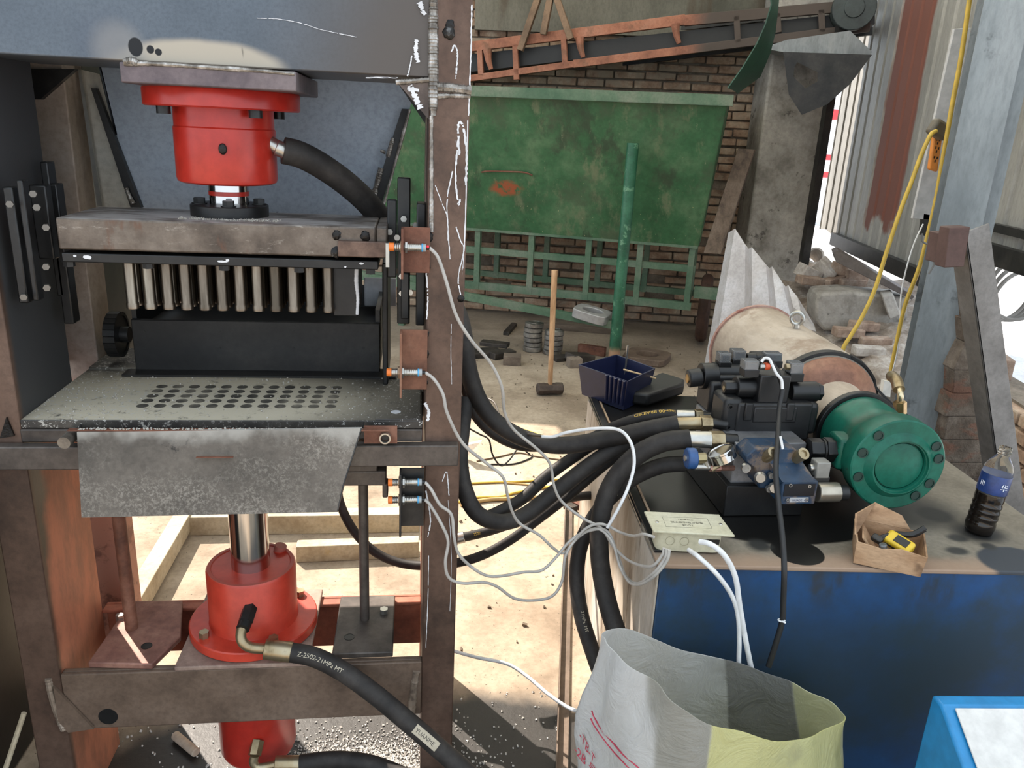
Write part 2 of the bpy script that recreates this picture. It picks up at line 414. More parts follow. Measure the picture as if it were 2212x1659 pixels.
# low brick wall under the right-hand sheets
lb = MB(); rb = random.Random(11)
lm = MB(); lm.box(rwp(-1.7, .26, .12), (.2, 2.3, .52), RZ)
o = lm.build('wall_right_base', MORTAR, kind='structure')
for r in range(7):
    s = -2.85 + (.12 if r % 2 else 0)
    while s < -.65:
        lb.box(rwp(s + .11, .04 + r * .073, .0 + rb.uniform(-.01, .01)), (.09, .225, .058), RZ @ rot(0, rb.uniform(-2, 2), rb.uniform(-3, 3))); s += .245
lb.build('brickwork', BRICK, o, bevel=.006, seg=1)
PIER = grime('broken_pier', C(62, 52, 44), C(98, 86, 74), C(128, 116, 104), 6, .95, 0, 1.0, .03, fine=25, over=[(C(112, 78, 62), lambda t: t.math('MULTIPLY', t.ramp(t.noise(5, 3, .6, stretch=(1, 1, 2.4), off=(4, 1, 2)), .52, .6), .8))])
rp = random.Random(17); m = MB(); left_ = [(2096, 640), (2092, 690), (2084, 740), (2066, 800), (2056, 850), (2044, 900), (2040, 950), (2030, 1000), (2020, 1090)]
for (u0, v0), (u1, v1) in zip(left_, left_[1:]):
    a, b, c, d = ony(u0, v0, 2.5), ony(2150, v0, 2.5), ony(2165, v1, 2.5), ony(u1, v1, 2.5)
    m.prism([a + Vector((rp.uniform(-.015, .01), 0, 0)), b, c, d + Vector((rp.uniform(-.015, .01), 0, 0))], (.02, .26 + rp.uniform(-.03, .03), 0))
m.build('wall_right_pier', PIER, bevel=.004, kind='structure')
# ------------------------------------------------------------------ shed roof over the right half (out of frame, casts the shade the tank stands in)
FRP = NT('translucent_roof_sheet'); FRP = FRP.fin(C(206, 208, 204), .5); q_t = FRP.node_tree  # unseen roof sheets made translucent to let fill light into the shed
q_d = q_t.nodes.new('ShaderNodeBsdfTranslucent'); q_d.inputs[0].default_value = C(238, 238, 232); q_x = q_t.nodes.new('ShaderNodeMixShader'); q_x.inputs[0].default_value = .8
q_t.links.new(q_t.nodes['Principled BSDF'].outputs[0], q_x.inputs[1]); q_t.links.new(q_d.outputs[0], q_x.inputs[2]); q_t.links.new(q_x.outputs[0], [x for x in q_t.nodes if x.type == 'OUTPUT_MATERIAL'][0].inputs[0])
rf = MB(); g2 = []
for y in (1.6, 3, 5, 7.2):
    row = []; x = -1.0
    while x < 3.0:
        row += [(x, y, 3.2), (x + .1, y, 3.2), (x + .12, y, 3.23), (x + .16, y, 3.23), (x + .18, y, 3.2)]; x += .24
    g2.append(row)
rf.sheet(g2, .004); rf.build('ceiling', FRP, smooth=20, kind='structure')
# ================================================================== THE PRESS (press units, lens-centred scale K)
YF = 1.774
def P(): return MB(press=True)
def pb(mb, u0, v0, u1, v1, y, depth, yaw=0):
    a = ony(u0, (v0 + v1) / 2, y); b = ony(u1, (v0 + v1) / 2, y); c = ony((u0 + u1) / 2, v0, y); d = ony((u0 + u1) / 2, v1, y)
    return mb.box(((a.x + b.x) / 2, y + depth / 2, (c.z + d.z) / 2), (b.x - a.x, depth, c.z - d.z), rotz(yaw) if yaw else None)
def qv(*p): return Q(p)
def wsc(m): return m                                   # masks are in world metres
post_over = [(C(190, 124, 94), lambda t: t.math('MULTIPLY', t.math('ADD', .45, t.math('MULTIPLY', t.ramp(t.noise(5, 6, .7, stretch=(1, 1, .4), off=(1, 2, 3)), .38, .58), .55)), t.math('MULTIPLY', t.math('MULTIPLY', t.half(qv(0, 1.79, 0), (0, 1, 0), .01), t.half(qv(0, 0, .90), (0, 0, -1), .02)), t.half(qv(-.5, 0, 0), (-1, 0, 0), .02))), .65), (C(34, 29, 26), lambda t: t.math('MULTIPLY', t.math('MULTIPLY', t.half(qv(0, 1.815, .62), (0, -1, .16), .025, .04, 9), t.half(qv(0, 1.78, 0), (0, 1, 0), .01)), t.math('MULTIPLY', t.half(qv(0, 0, .93), (0, 0, -1), .02), t.half(qv(-.5, 0, 0), (-1, 0, 0), .02))), .4),  # salmon on the lower left flank: primer tone with warm reflected light painted in
             (C(60, 40, 30), lambda t: t.math('MULTIPLY', t.ramp(t.noise(3, 5, .6, stretch=(1, 1, .35)), .55, .68), .6)),
             (C(66, 66, 67), lambda t: t.math('MULTIPLY', t.math('MULTIPLY', t.half(qv(0, 1.79, 0), (0, 1, 0), .01), t.half(qv(0, 0, .94), (0, 0, 1), .02)), t.half(qv(-.5, 0, 0), (-1, 0, 0), .02))),
             (C(200, 200, 204), lambda t: t.math('MULTIPLY', t.ramp(t.noise(24, 6, .8, stretch=(1, 1, .12)), .66, .72), t.math('MULTIPLY', t.half(qv(0, 0, 1.2), (0, 0, 1), .2), t.half(qv(0, 1.78, 0), (0, -1, 0), .004))))]
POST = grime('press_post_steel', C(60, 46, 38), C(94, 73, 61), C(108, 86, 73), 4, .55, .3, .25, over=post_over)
beam_over = [(C(84, 76, 70), lambda t: t.math('MULTIPLY', t.half(qv(-.20, 1.774, 1.84), (1, 0, -.35), .16, .1, 2), .92)),
             (C(168, 158, 142), lambda t: t.math('MULTIPLY', t.ell(qv(-.43, 1.774, 1.742), (.150, .1, .046), .14, .12, 9), .95)), (C(150, 146, 138), lambda t: t.math('MULTIPLY', t.ell(qv(-.585, 1.774, 1.768), (.04, .1, .04), .5, .15, 9), .6)), (C(70, 66, 60), lambda t: t.math('MULTIPLY', t.math('MULTIPLY', t.ell(qv(-.40, 1.774, 1.75), (.13, .1, .03), .2), t.ramp(t.noise(60, 2, .5, stretch=(1, 1, .2), rotation=(0, .5, 0)), .64, .7)), .7)),
             (C(70, 76, 92), lambda t: t.math('MULTIPLY', t.ell(qv(-.60, 1.774, 1.775), (.05, .1, .045), .7), .35)),
             (C(22, 22, 24), lambda t: t.ell(qv(-.552, 1.774, 1.772), (.0125, .1, .016), .08)),
             (C(22, 22, 24), lambda t: t.ell(qv(-.524, 1.774, 1.769), (.0065, .1, .007), .1)),
             (C(22, 22, 24), lambda t: t.ell(qv(-.509, 1.774, 1.765), (.006, .1, .006), .1))]
BEAM = grime('press_beam_steel', C(74, 82, 90), C(88, 96, 105), C(102, 109, 116), 1.6, .42, .4, .05, fine=150, over=beam_over)
POST_R = grime('rear_post_steel', C(128, 112, 98), C(160, 144, 130), C(174, 160, 148), 4, .6, .15, .2, over=[(C(176, 128, 108), lambda t: t.half(qv(0, 0, .92), (0, 0, -1), .02)), (C(132, 94, 80), lambda t: t.math('MULTIPLY', t.ramp(t.noise(9, 5, .7), .52, .62), t.half(qv(0, 0, .92), (0, 0, -1), .02)))])  # salmon below table height has warm reflected light painted into the primer tone
fr = thing('press_frame', 'tall welded steel frame of the brick press, brown posts under a blue-grey top beam', 'press', qv(-.42, 1.95, FZ))
fl_ = lambda nm, m, b=.003, **k: m.build(nm, k.pop('mat', STEEL), fr, bevel=b, **k)
# posts
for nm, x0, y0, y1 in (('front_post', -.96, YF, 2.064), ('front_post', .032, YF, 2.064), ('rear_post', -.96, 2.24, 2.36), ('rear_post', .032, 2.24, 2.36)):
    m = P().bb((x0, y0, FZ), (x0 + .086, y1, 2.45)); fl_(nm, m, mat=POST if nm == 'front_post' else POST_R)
fl_('top_beam', P().bb((-.874, YF + .004, 1.745), (.032, 2.1, 2.45)), mat=BEAM)
fl_('top_beam_gusset', P().prism([ony(853, 172, YF), ony(926, 172, YF), ony(926, 258, YF)], (0, .012, 0)), mat=STEEL, b=0)
fl_('rear_gusset', P().prism([ony(860, 180, 2.0), ony(928, 175, 2.0), ony(918, 265, 2.0)], (0, .05, 0)), mat=STEEL_DARK, b=0)
fl_('rear_gusset', P().prism([ony(60, 150, 2.24), ony(170, 150, 2.24), ony(95, 215, 2.24), ony(60, 215, 2.24)], (0, -.02, 0)), mat=STEEL_DARK, b=0)
m = P(); a = ony(258, 150, 1.757); b = ony(640, 172, 1.757)
m.bb((a.x, 1.757, 1.703), (b.x, 2.14, 1.742)); fl_('cylinder_mounting_plate', m, mat=grime('brown_flame_cut_plate', C(84, 74, 78), C(108, 96, 98), C(120, 108, 108), 7, .5, .3, .2))
m = P(); rw = random.Random(5)
def bead(mb, pts, r, rr=rw):
    sp = smooth_path(pts, 16); ph = rr.uniform(0, 6); q = 1.0; rad = []
    for i in range(len(sp)):
        q = max(.75, min(1.3, q + rr.uniform(-.09, .09))); rad.append(r * q * (1 + .07 * math.sin(i * 2.1 + ph)))
    mb.tube(sp, r, 8, radii=rad)
bead(m, [ony(268, 138, 1.757), ony(330, 138, 1.757), ony(450, 146, 1.757), ony(560, 153, 1.757), ony(636, 160, 1.757)], .004)
fl_('plate_weld_bead', m, mat=WELD, b=0)
m = P(); bead(m, [ony(268, 134, 1.757), ony(285, 132, 1.757), ony(298, 137, 1.757)], .007)
fl_('plate_weld_bead', m, mat=WELD, b=0)
m = P(); bead(m, [ony(936, v, YF) for v in (0, 20, 50, 90, 130, 170, 215, 250)], .0085); fl_('corner_weld_bead', m, mat=WELD, b=0)
m = P(); bead(m, [ony(926 + 6, v, YF) for v in (250, 300, 380, 450, 500)], .0045); fl_('corner_weld_bead', m, mat=WELD, b=0)
m = P(); bead(m, [ony(855, 178, YF), ony(885, 176, YF), ony(930, 172, YF)], .006); fl_('corner_weld_bead', m, mat=WELD, b=0)
m = P(); bead(m, [ony(944, 188, YF), ony(975, 190, YF), ony(1018, 196, YF)], .009); fl_('corner_weld_bead', m, mat=WELD, b=0)
m = P(); bead(m, [ony(944, 208, YF), ony(975, 207, YF), ony(1016, 208, YF)], .006); fl_('corner_weld_bead', m, mat=WELD, b=0)
for u, v, r in ((925, 512, .011), (921, 575, .010), (918, 722, .010), (917, 764, .011), (917, 826, .008), (996, 645, .008), (970, 70, .013), (972, 55, .010), (727, 508, .010), (789, 510, .011), (725, 545, .012)):
    y = YF if u > 850 else 1.80
    m = P(); m.ball(ony(u, v, y), (r, r * .5, r * 1.1), 10, 8, .3, rw); fl_('tack_weld', m, mat=BURN, b=0)
# chalk strokes on the right post
stroke_n = [0]
def stroke(mb, pts, wd, y=YF - .0006, nm='chalk_mark'):
    stroke_n[0] += 1; y -= stroke_n[0] * .00006
    mb = P(); sp = smooth_path([ony(u, v, y) for u, v in pts], 14); lo_, hi_ = [], []
    def flush():
        if len(lo_) > 1: mb.sheet([list(lo_), list(hi_)], .0004)
        lo_.clear(); hi_.clear()
    for k in range(len(sp)):
        d = sp[min(k + 1, len(sp) - 1)] - sp[max(k - 1, 0)]; nrm = Vector((-d.z, 0, d.x)).normalized() * wd
        lo_.append(sp[k] - nrm * rw.uniform(.3, 1)); hi_.append(sp[k] + nrm * rw.uniform(.3, 1))
        if rw.random() < .05: flush()
    flush()
    if mb.v: fl_(nm, mb, mat=CHALK, b=0)
stroke(m, [(975, 112), (982, 98), (988, 115), (986, 150), (984, 170)], .0022)
stroke(m, [(992, 335), (990, 270), (1000, 272), (1008, 330), (1006, 400)], .0035)
stroke(m, [(990, 300), (984, 380), (990, 440), (994, 430)], .0028)
stroke(m, [(978, 370), (966, 430), (968, 500), (972, 560)], .002)
stroke(m, [(940, 400), (955, 440), (966, 470), (968, 520)], .0016)
stroke(m, [(985, 490), (995, 520), (1002, 540), (990, 600), (996, 640)], .002)
stroke(m, [(900, 85), (898, 110), (903, 135)], .006); stroke(m, [(890, 120), (884, 150), (880, 165)], .002)
stroke(m, [(1019, 10), (1018, 80), (1016, 150), (1012, 250)], .0022); stroke(m, [(1010, 260), (1005, 480), (1000, 580)], .0016)
stroke(m, [(905, 5), (915, 25), (912, 30)], .007); stroke(m, [(885, 185), (900, 215), (908, 235)], .008); stroke(m, [(880, 190), (905, 195)], .006)
stroke(m, [(975, 700), (974, 760), (976, 830)], .001); stroke(m, [(918, 870), (926, 890), (924, 910)], .005)
stroke(m, [(921, 590), (924, 640), (922, 690)], .0022)
stroke(m, [(920, 1060), (930, 1120), (924, 1160)], .0022); stroke(m, [(955, 1040), (965, 1020), (970, 1070)], .0016); stroke(m, [(926, 1200), (924, 1300), (920, 1400)], .0012); stroke(m, [(968, 1080), (975, 1200), (972, 1320)], .0008)
m = None
stroke(m, [(555, 39), (600, 41), (650, 50), (690, 63), (730, 72), (770, 80)], .0009, YF + .003, 'scribed_line')
stroke(m, [(800, 167), (860, 168), (790, 168)], .0012, YF + .003, 'scribed_line')
fl_('sun_block_plate', P().bb((-.958, 2.06, .98), (-.95, 2.25, 2.3)), mat=STEEL_DARK, b=0)  # unseen plates added to keep the sun off ram and table
fl_('sun_block_plate', P().bb((-.958, 2.34, .70), (-.95, 2.9, 2.3)), mat=STEEL_DARK, b=0)
# table plate, sill beams, bars
dust = [(C(196, 186, 164), lambda t: t.math('MULTIPLY', t.math('MULTIPLY', t.ramp(t.noise(34, 8, .75), .26, .46), t.ell(qv(-.55, 1.91, .98), (.40, .22, .2), .4, .1, 5)), t.math('MULTIPLY', t.half(qv(0, YF + .003, 0), (0, 1, 0), .002), .92)), .95),
        (C(184, 180, 172), lambda t: t.math('MULTIPLY', t.math('MULTIPLY', t.ramp(t.noise(90, 4, .8), .56, .6), t.half(qv(-.86, 0, 0), (-1, .2, 0), .25, .1, 4)), .9), .95),
        (C(196, 194, 190), lambda t: t.math('MULTIPLY', t.math('MULTIPLY', t.ramp(t.noise(130, 2, .7), .63, .66), t.half(qv(-.2, 0, 0), (1, 0, 0), .2)), .9), .95)]
TABLE = grime('dusty_die_table', C(44, 42, 41), C(64, 61, 58), C(80, 76, 70), 5, .5, .25, .5, .003, over=dust)
fl_('die_table', P().bb((-.874, YF, .958), (.026, 2.20, .978)), mat=TABLE, b=.002)
fl_('table_end_pad', P().bb((-.085, YF + .001, .975), (.022, 2.05, .981)), mat=TABLE, b=.001)
m = P(); hp = onz(855, 890, .981); m.cyl((hp.x, hp.y, .9800), (hp.x, hp.y, .9816), .012); fl_('bolt_hole', m, mat=CHALK, b=0)
for i in range(12):
    for j in range(5):
        x = -.642 + i * .0402 + .0005 * j; y = 1.872 + j * .037
        m = P().lathe((x, y, .9765), (0, 0, 1), [(0, .0138), (.0022, .0138), (.0022, .0118), (.0017, .0112)], 16)
        if i + j == 0: dh = fl_('die_hole', m, mat=grime('hole_rim', C(34, 33, 32), C(92, 87, 78), C(150, 142, 126), 12, .6, .2, .1, lo=.3, hi=.7), b=0); dh0 = (x, y)
        else:
            c = dh.copy(); SC.collection.objects.link(c); c.location = Vector(((x - dh0[0]) * K, (y - dh0[1]) * K, 0))
SILL = grime('dark_sill_steel', C(58, 52, 48), C(86, 78, 72), C(104, 96, 88), 6, .5, .3, .2)
fl_('table_beam', P().bb((-.874, YF + .012, .925), (.026, 1.86, .958)), mat=SILL)
fl_('table_beam_end', P().bb((-.876, YF - .004, .925), (-.725, YF + .02, .957)), mat=SILL)
fl_('table_beam_end', P().bb((-.07, YF - .004, .925), (.026, YF + .02, .957)), mat=SILL)
fl_('cross_bar', P().bb((-1.02, YF - .03, .868), (-.72, YF - .001, .925)), mat=SILL)
fl_('cross_bar', P().bb((-.16, YF - .03, .872), (.112, YF - .001, .926)), mat=SILL)
fl_('rear_table_beam', P().bb((-.874, 2.06, .88), (.032, 2.2, .955)), mat=STEEL_DARK)
# lower channel beams
LB = grime('lower_beam_steel', C(74, 60, 50), C(106, 88, 74), C(120, 102, 88), 5, .6, .2, .25)
m = P().bb((-.874, YF + .002, .122), (.032, YF + .014, .291)); m.bb((-.874, YF + .014, .281), (.032, YF + .03, .291)); m.bb((-.874, YF + .014, .122), (.032, YF + .03, .132)); fl_('lower_front_beam', m, mat=LB)
m = P().bb((-.874, 2.088, .122), (.032, 2.10, .291)); m.bb((-.874, 2.055, .281), (.032, 2.088, .291)); fl_('lower_rear_beam', m, mat=PRIMER)
fl_('beam_gusset', P().prism([ony(118, 1480, YF), ony(205, 1570, YF), ony(150, 1578, YF), ony(130, 1560, YF)], (0, -.008, 0)), mat=LB, b=0)
m = P(); c = ony(233, 1549, YF); m.cyl((c.x, YF + .0015, c.z), (c.x, YF + .003, c.z), .024); fl_('beam_hole', m, mat=BLACK_OIL, b=0)
m = P(); bead(m, [ony(104, 1465, YF), ony(112, 1500, YF), ony(125, 1545, YF), ony(140, 1575, YF)], .008); RWM = grime('rusty_weld', C(90, 78, 68), C(140, 124, 108), C(160, 146, 132), 30, .6, .3, .5); fl_('beam_weld_bead', m, mat=RWM, b=0); m = P(); bead(m, [ony(900, 1450, YF), ony(893, 1490, YF), ony(888, 1545, YF)], .009); fl_('beam_weld_bead', m, mat=RWM, b=0)
m = P(); c = ony(20, 905, YF); m.prism([ony(2, 945, YF), ony(16, 900, YF), ony(33, 940, YF)], (0, -.006, 0)); fl_('burn_mark', m, mat=BURN, b=0)
# slide guides on both posts
def guide(rects, y, d, nm='slide_guide', mat=BLACK_OIL):
    for r in rects:
        fl_(nm, pb(P(), *r, y, d), mat=mat)
guide([(858, 384, 886, 700), (836, 432, 857, 600)], 1.90, .03)
guide([(899, 440, 919, 704)], 1.85, .06)
guide([(866, 590, 884, 690)], 1.86, .03)
guide([(104, 350, 121, 640), (118, 398, 141, 700)], 1.98, .04)
guide([(22, 405, 44, 655), (52, 390, 66, 650)], 1.80, .03)
guide([(72, 400, 108, 560)], 1.90, .03)
for u, v in ((872, 472), (898, 486), (842, 500), (858, 512), (868, 595), (868, 632), (886, 630)):
    p = ony(u, v, 1.888); m = P(); m.hexn(p, p + Vector((0, -.012, 0)), .0075); fl_('guide_bolt', m, mat=ZINC, b=0)
for u, v in ((22, 440), (72, 418), (80, 447), (100, 490), (100, 575), (102, 620), (52, 640)):
    p = ony(u, v, 1.79); m = P(); m.hexn(p, p + Vector((.004, -.012, 0)), .0075); fl_('guide_bolt', m, mat=plain('oily_bolt', C(112, 108, 102), .35, .7), b=0)
fl_('guide_plate', P().bb((-.078, 2.04, .98), (-.064, 2.3, 1.31)), mat=STEEL_DARK)
m = pb(P(), 787, 600, 856, 662, 2.42, .006); fl_('rear_guard', m, mat=plain('pale_grey_sheet', C(170, 172, 176), .5))
# sensor brackets
def bracket(u0, v0, u1, v1, mat=RUST):
    a = ony(u0, v0, 1.752); b = ony(u1, v1, 1.752)
    m = P().bb((a.x, 1.752, b.z), (b.x, 1.757, a.z)); m.bb((a.x - .001, 1.712, b.z - .008), (a.x + .004, 1.757, a.z))
    m.bb((b.x - .012, 1.757, b.z + .01), (b.x, 1.776, a.z - .01)); fl_('sensor_bracket', m, mat=mat, b=.001)
bracket(868, 490, 928, 590); bracket(865, 712, 922, 842, grime('rusty_bracket', C(96, 62, 46), C(124, 84, 64), C(140, 104, 84), 9, .7, .1, .3)); bracket(864, 1012, 915, 1136, STEEL_DARK)
# table underside: stop arm, end plate
m = pb(P(), 735, 1018, 834, 1050, 1.80, .05); fl_('stop_arm', m, mat=SILL); m = pb(P(), 740, 1000, 815, 1020, 1.80, .07); fl_('stop_arm_block', m, mat=SILL)
fl_('stop_plate', pb(P(), 826, 1046, 838, 1076, 1.80, .04), mat=SILL)
# base plates that carry the guide rods
for (pts, hx, hy, rx, ry, rr, mat) in (
        ([(-.815, 1.80), (-.655, 1.785), (-.615, 1.90), (-.655, 2.07), (-.80, 2.075)], -.69, 1.86, -.754, 1.943, .0165, PRIMER),
        ([(-.205, 1.80), (-.045, 1.80), (-.045, 2.07), (-.205, 2.07)], -.165, 1.87, -.128, 1.954, .0135, SILL)):
    bp = fl_('rod_base_plate', P().prism([(x, y, .291) for x, y in pts], (0, 0, .017)), mat=grime('base_plate', C(104, 70, 62), C(136, 96, 84), C(160, 120, 104), 8, .6, .2, .3) if mat is PRIMER else mat)
    P().ring((hx, hy, .3085), (hx, hy, .3095), .014, .0135).cyl((hx, hy, .3081), (hx, hy, .3086), .0135).build('plate_hole', BLACK_OIL, bp)
    fl_('guide_rod', P().cyl((rx, ry, .305), (rx, ry, .925), rr), mat=RUST if mat is PRIMER else SILL, b=0)
m = P(); p = Vector((-.075, 1.98, .308)); m.hexn(p, p + Vector((0, 0, .014)), .012); fl_('plate_bolt', m, mat=ZINC, b=0); m = P(); p = Vector((-.80, 1.99, .30)); m.hexn(p, p + Vector((0, 0, .02)), .011); fl_('plate_bolt', m, mat=ZINC, b=0)
# -------------------------------------------------- upper cylinder
ax, ay = -.427, 1.95
uc = thing('hydraulic_cylinder', 'red hydraulic cylinder hanging under the top beam with its chrome rod pointing down', 'hydraulic cylinder', qv(ax, ay, 1.44))
P().lathe((ax, ay, 1.502), (0, 0, 1), [(0, .100), (.004, .1085), (.012, .111), (.120, .111), (.123, .1085), (.17, .1085)], 48).build('barrel', RED, uc, smooth=30)
P().lathe((ax, ay, 1.664), (0, 0, 1), [(0, .164), (.003, .168), (.036, .168), (.039, .166)], 64).build('flange', RED, uc)
rod = P().cyl((ax, ay, 1.44), (ax, ay, 1.505), .0445, n=40).build('piston_rod', CHROME, uc)
P().ring((ax, ay, 1.474), (ax, ay, 1.484), .0452, .044, 40).build('paint_band', RED, rod)
col = P().lathe((ax, ay, 1.428), (0, 0, 1), [(0, .0875), (.024, .0875), (.026, .0855)], 48).build('rod_collar', BLACK_OIL, uc)
for k in range(4):
    q = math.radians(-90 + 7 + k * 90 - 0); cx, cy = ax + .066 * math.cos(q + .05), ay + .066 * math.sin(q + .05)
    m = P(); m.hexn((cx, cy, 1.453), (cx, cy, 1.467), .0135); m.cyl((cx, cy, 1.4535), (cx, cy, 1.456), .017); m.build('collar_bolt', BLACK_OIL, uc)
for k in range(4):
    q = math.radians(-50 + k * 90); cx, cy = ax + .138 * math.cos(q), ay + .138 * math.sin(q)
    P().cyl((cx, cy, 1.648), (cx, cy, 1.665), .0145, n=20).build('flange_bolt', BLACK_OIL, uc)
m = P(); c = ony(481, 322, 1.836); m.ball(c, (.009, .004, .012), 10, 8); m.build('plug_mark', BURN, uc)
pt = ony(596, 317, 1.93); pe = ony(622, 331, 1.93)
P().cyl(pt - (pe - pt) * .8, pe, .017, n=24).build('port_fitting', ZINC, uc)
# -------------------------------------------------- ram plate with punches
RAMM = grime('worn_ram_plate', C(66, 57, 50), C(104, 93, 83), C(128, 118, 108), 11, .45, .4, .3, fine=26, lo=.3, hi=.7,
             over=[(C(96, 66, 50), lambda t: t.math('MULTIPLY', t.ramp(t.noise(9, 5, .65, stretch=(1, 1, .4), off=(2, 0, 0)), .58, .66), .7)),
                   (C(168, 160, 150), lambda t: t.math('MULTIPLY', t.ramp(t.noise(26, 7, .8, stretch=(.5, 1, 1.6), off=(6, 0, 2), rotation=(0, .5, 0)), .56, .66), .55)), (C(176, 172, 168), lambda t: t.math('MULTIPLY', t.half(qv(0, 0, 1.427), (0, 0, 1), .001), t.ramp(t.noise(14, 6, .7, stretch=(.4, 1, 1)), .4, .6)))])
rm = thing('punch_ram', 'thick worn steel ram plate with rows of hanging punch pins between the posts', 'press ram', qv(-.42, 1.9, 1.21))
P().bb((-.755, 1.80, 1.360), (-.083, 2.04, 1.428)).build('ram_plate', RAMM, rm, bevel=.004)
P().bb((-.0825, 1.805, 1.360), (-.058, 2.03, 1.427)).build('end_block', RAMM, rm, bevel=.003)
P().bb((-.166, 1.788, 1.363), (-.052, 1.80, 1.398)).build('target_bar', grime('rusty_target_bar', C(70, 52, 44), C(104, 82, 70), C(124, 100, 86), 12, .5, .3, .2), rm, bevel=.002)
P().bb((-.06, 1.772, 1.345), (-.052, 1.80, 1.398)).build('target_lip', ZINC, rm)
P().bb((-.752, 1.802, 1.333), (-.078, 2.04, 1.353)).build('punch_plate', BLACK_OIL, rm, bevel=.002)
rr_ = random.Random(4)
for u, v, a, b in ((190, 556, .012, .006), (162, 553, .004, .003), (480, 565, .014, .003), (492, 562, .006, .003), (780, 569, .007, .003), (746, 577, .004, .002)):
    p = ony(u, v, 1.8018); m = P(); m.prism([p + Vector((math.cos(k) * a * rr_.uniform(.5, 1), 0, math.sin(k) * b * rr_.uniform(.6, 1))) for k in [i * .785 for i in range(8)]], (0, -.0006, 0)); m.build('paint_fleck', CHALK, rm)
for u in (150, 320, 484, 646, 800):
    p = ony(u, 572, 1.83); P().hexn((p.x, 1.83, 1.319), (p.x, 1.83, 1.333), .012).cyl((p.x, 1.83, 1.3305), (p.x, 1.83, 1.3335), .014).build('plate_bolt', BLACK_OIL, rm)
for i in range(12):
    for j in range(5):
        x = -.640 + i * .0402; y = 1.872 + j * .037
        if i + j == 0:
            pn = P().lathe((x, y, 1.336), (0, 0, -1), [(0, .0125), (.104, .0125), (.106, .0138), (.118, .0138), (.119, .012)], 20).build('punch_pin', PIN, rm); p0_ = (x, y)
        else:
            c = pn.copy(); SC.collection.objects.link(c); c.location = Vector(((x - p0_[0]) * K, (y - p0_[1]) * K, 0))
P().bb((-.188, 1.885, 1.205), (-.13, 2.05, 1.332)).build('stripper_block', BLACK_OIL, rm, bevel=.002)
P().bb((-.56, 2.04, 1.215), (-.13, 2.055, 1.332)).build('stripper_back', BLACK_OIL, rm, bevel=.002)
m = P(); bead(m, [(-.131, 1.884, 1.33), (-.133, 1.884, 1.29), (-.130, 1.884, 1.25), (-.132, 1.884, 1.21)], .004); m.build('stripper_weld', CHALK, rm)
# -------------------------------------------------- feed box on the table
fb = thing('feed_box', 'dark steel feed box sliding on the table behind the punch pins', 'feed box', qv(-.42, 2.3, .98))
FBM = grime('feed_box_steel', C(30, 29, 29), C(44, 43, 42), C(58, 55, 52), 4, .5, .3, .15)
m = P(); f0 = ony(282, 690, 2.15); f1 = ony(820, 705, 2.15)
m.bb((f0.x, 2.15, .98), (f1.x, 2.162, f0.z)); m.build('front_plate', FBM, fb, bevel=.002)
m = P().bb((f0.x, 2.162, .98), (f1.x, 2.5, f0.z - .03)); m.bb((f0.x, 2.162, f0.z - .03), (f0.x + .012, 2.5, f0.z + .035)); m.bb((f1.x - .012, 2.162, f0.z - .03), (f1.x, 2.5, f0.z + .035)); m.bb((f0.x, 2.49, f0.z - .03), (f1.x, 2.5, f0.z + .04)); m.build('box_body', BLACK_OIL, fb)
for u in (311, 474, 634, 785):
    for v in (717, 752):
        p = ony(u, v, 2.1495); m = P(); m.cyl(p, p - Vector((0, .0008, 0)), .0035, n=12); m.build('screw_hole', BLACK_OIL, fb)
P().bb((f0.x - .02, 2.10, .9785), (f0.x + .7, 2.15, .984)).build('wiper_strip', STEEL_DARK, fb)
# sprocket on its left
sp = P(); c = ony(252, 722, 2.22); nT = 22
for k in range(nT):
    q = 2 * math.pi * k / nT; sp.box((c.x, c.y + math.cos(q) * .058, c.z + math.sin(q) * .058), (.03, .009, .016), rot(math.degrees(q), 0, 0))
sp.cyl((c.x - .013, c.y, c.z), (c.x + .013, c.y, c.z), .055, n=40); sp.cyl((c.x, c.y, c.z), (c.x + .035, c.y, c.z), .022); sp.build('sprocket', STEEL_DARK, fb)
P().bb((-.87, 2.16, .957), (-.735, 2.36, .985)).build('side_rail', TABLE, fb, bevel=.002)
# -------------------------------------------------- feed hopper behind
hp = thing('feed_hopper', 'blue-grey sheet steel hopper narrowing downwards behind the red top cylinder', 'hopper', qv(-.42, 2.3, 1.43))
HOP = grime('hopper_sheet', C(128, 138, 150), C(152, 162, 174), C(164, 172, 182), 1.6, .5, .25, .05, fine=90,
            over=[(C(36, 38, 42), lambda t: t.math('MULTIPLY', t.ramp(t.noise(10, 5, .7), .66, .72), .7))])
hA, hB, hC, hD = ony(200, 90, 2.3), ony(905, 150, 2.3), ony(818, 448, 2.3), ony(282, 430, 2.3)
def ext(a, b, z):
    t = (z - a.z) / (b.z - a.z); return a + (b - a) * t
hE, hF = ext(hB, hC, 1.18), ext(hA, hD, 1.18)
hA, hB = ext(hA, hD, 2.40), ext(hB, hC, 2.40)
P().prism([hA, hB, hE, hF], (0, .006, 0)).build('front_sheet', HOP, hp)
P().prism([ony(172, 150, 2.31), ony(215, 160, 2.31), ony(290, 448, 2.31), ony(208, 450, 2.31)], (0, .006, 0)).build('left_wing', grime('grey_tan_sheet', C(150, 146, 136), C(176, 172, 160), C(186, 184, 174), 5, .6, .1), hp)
m = P(); m.prism([hB, hE, hE + Vector((-.02, .42, 0)), hB + Vector((.0, .42, 0))], (.006, 0, 0)); m.build('right_sheet', HOP, hp)
m = P(); m.prism([hA, hF, hF + Vector((.02, .42, 0)), hA + Vector((0, .42, 0))], (.006, 0, 0)); m.build('left_sheet', HOP, hp)
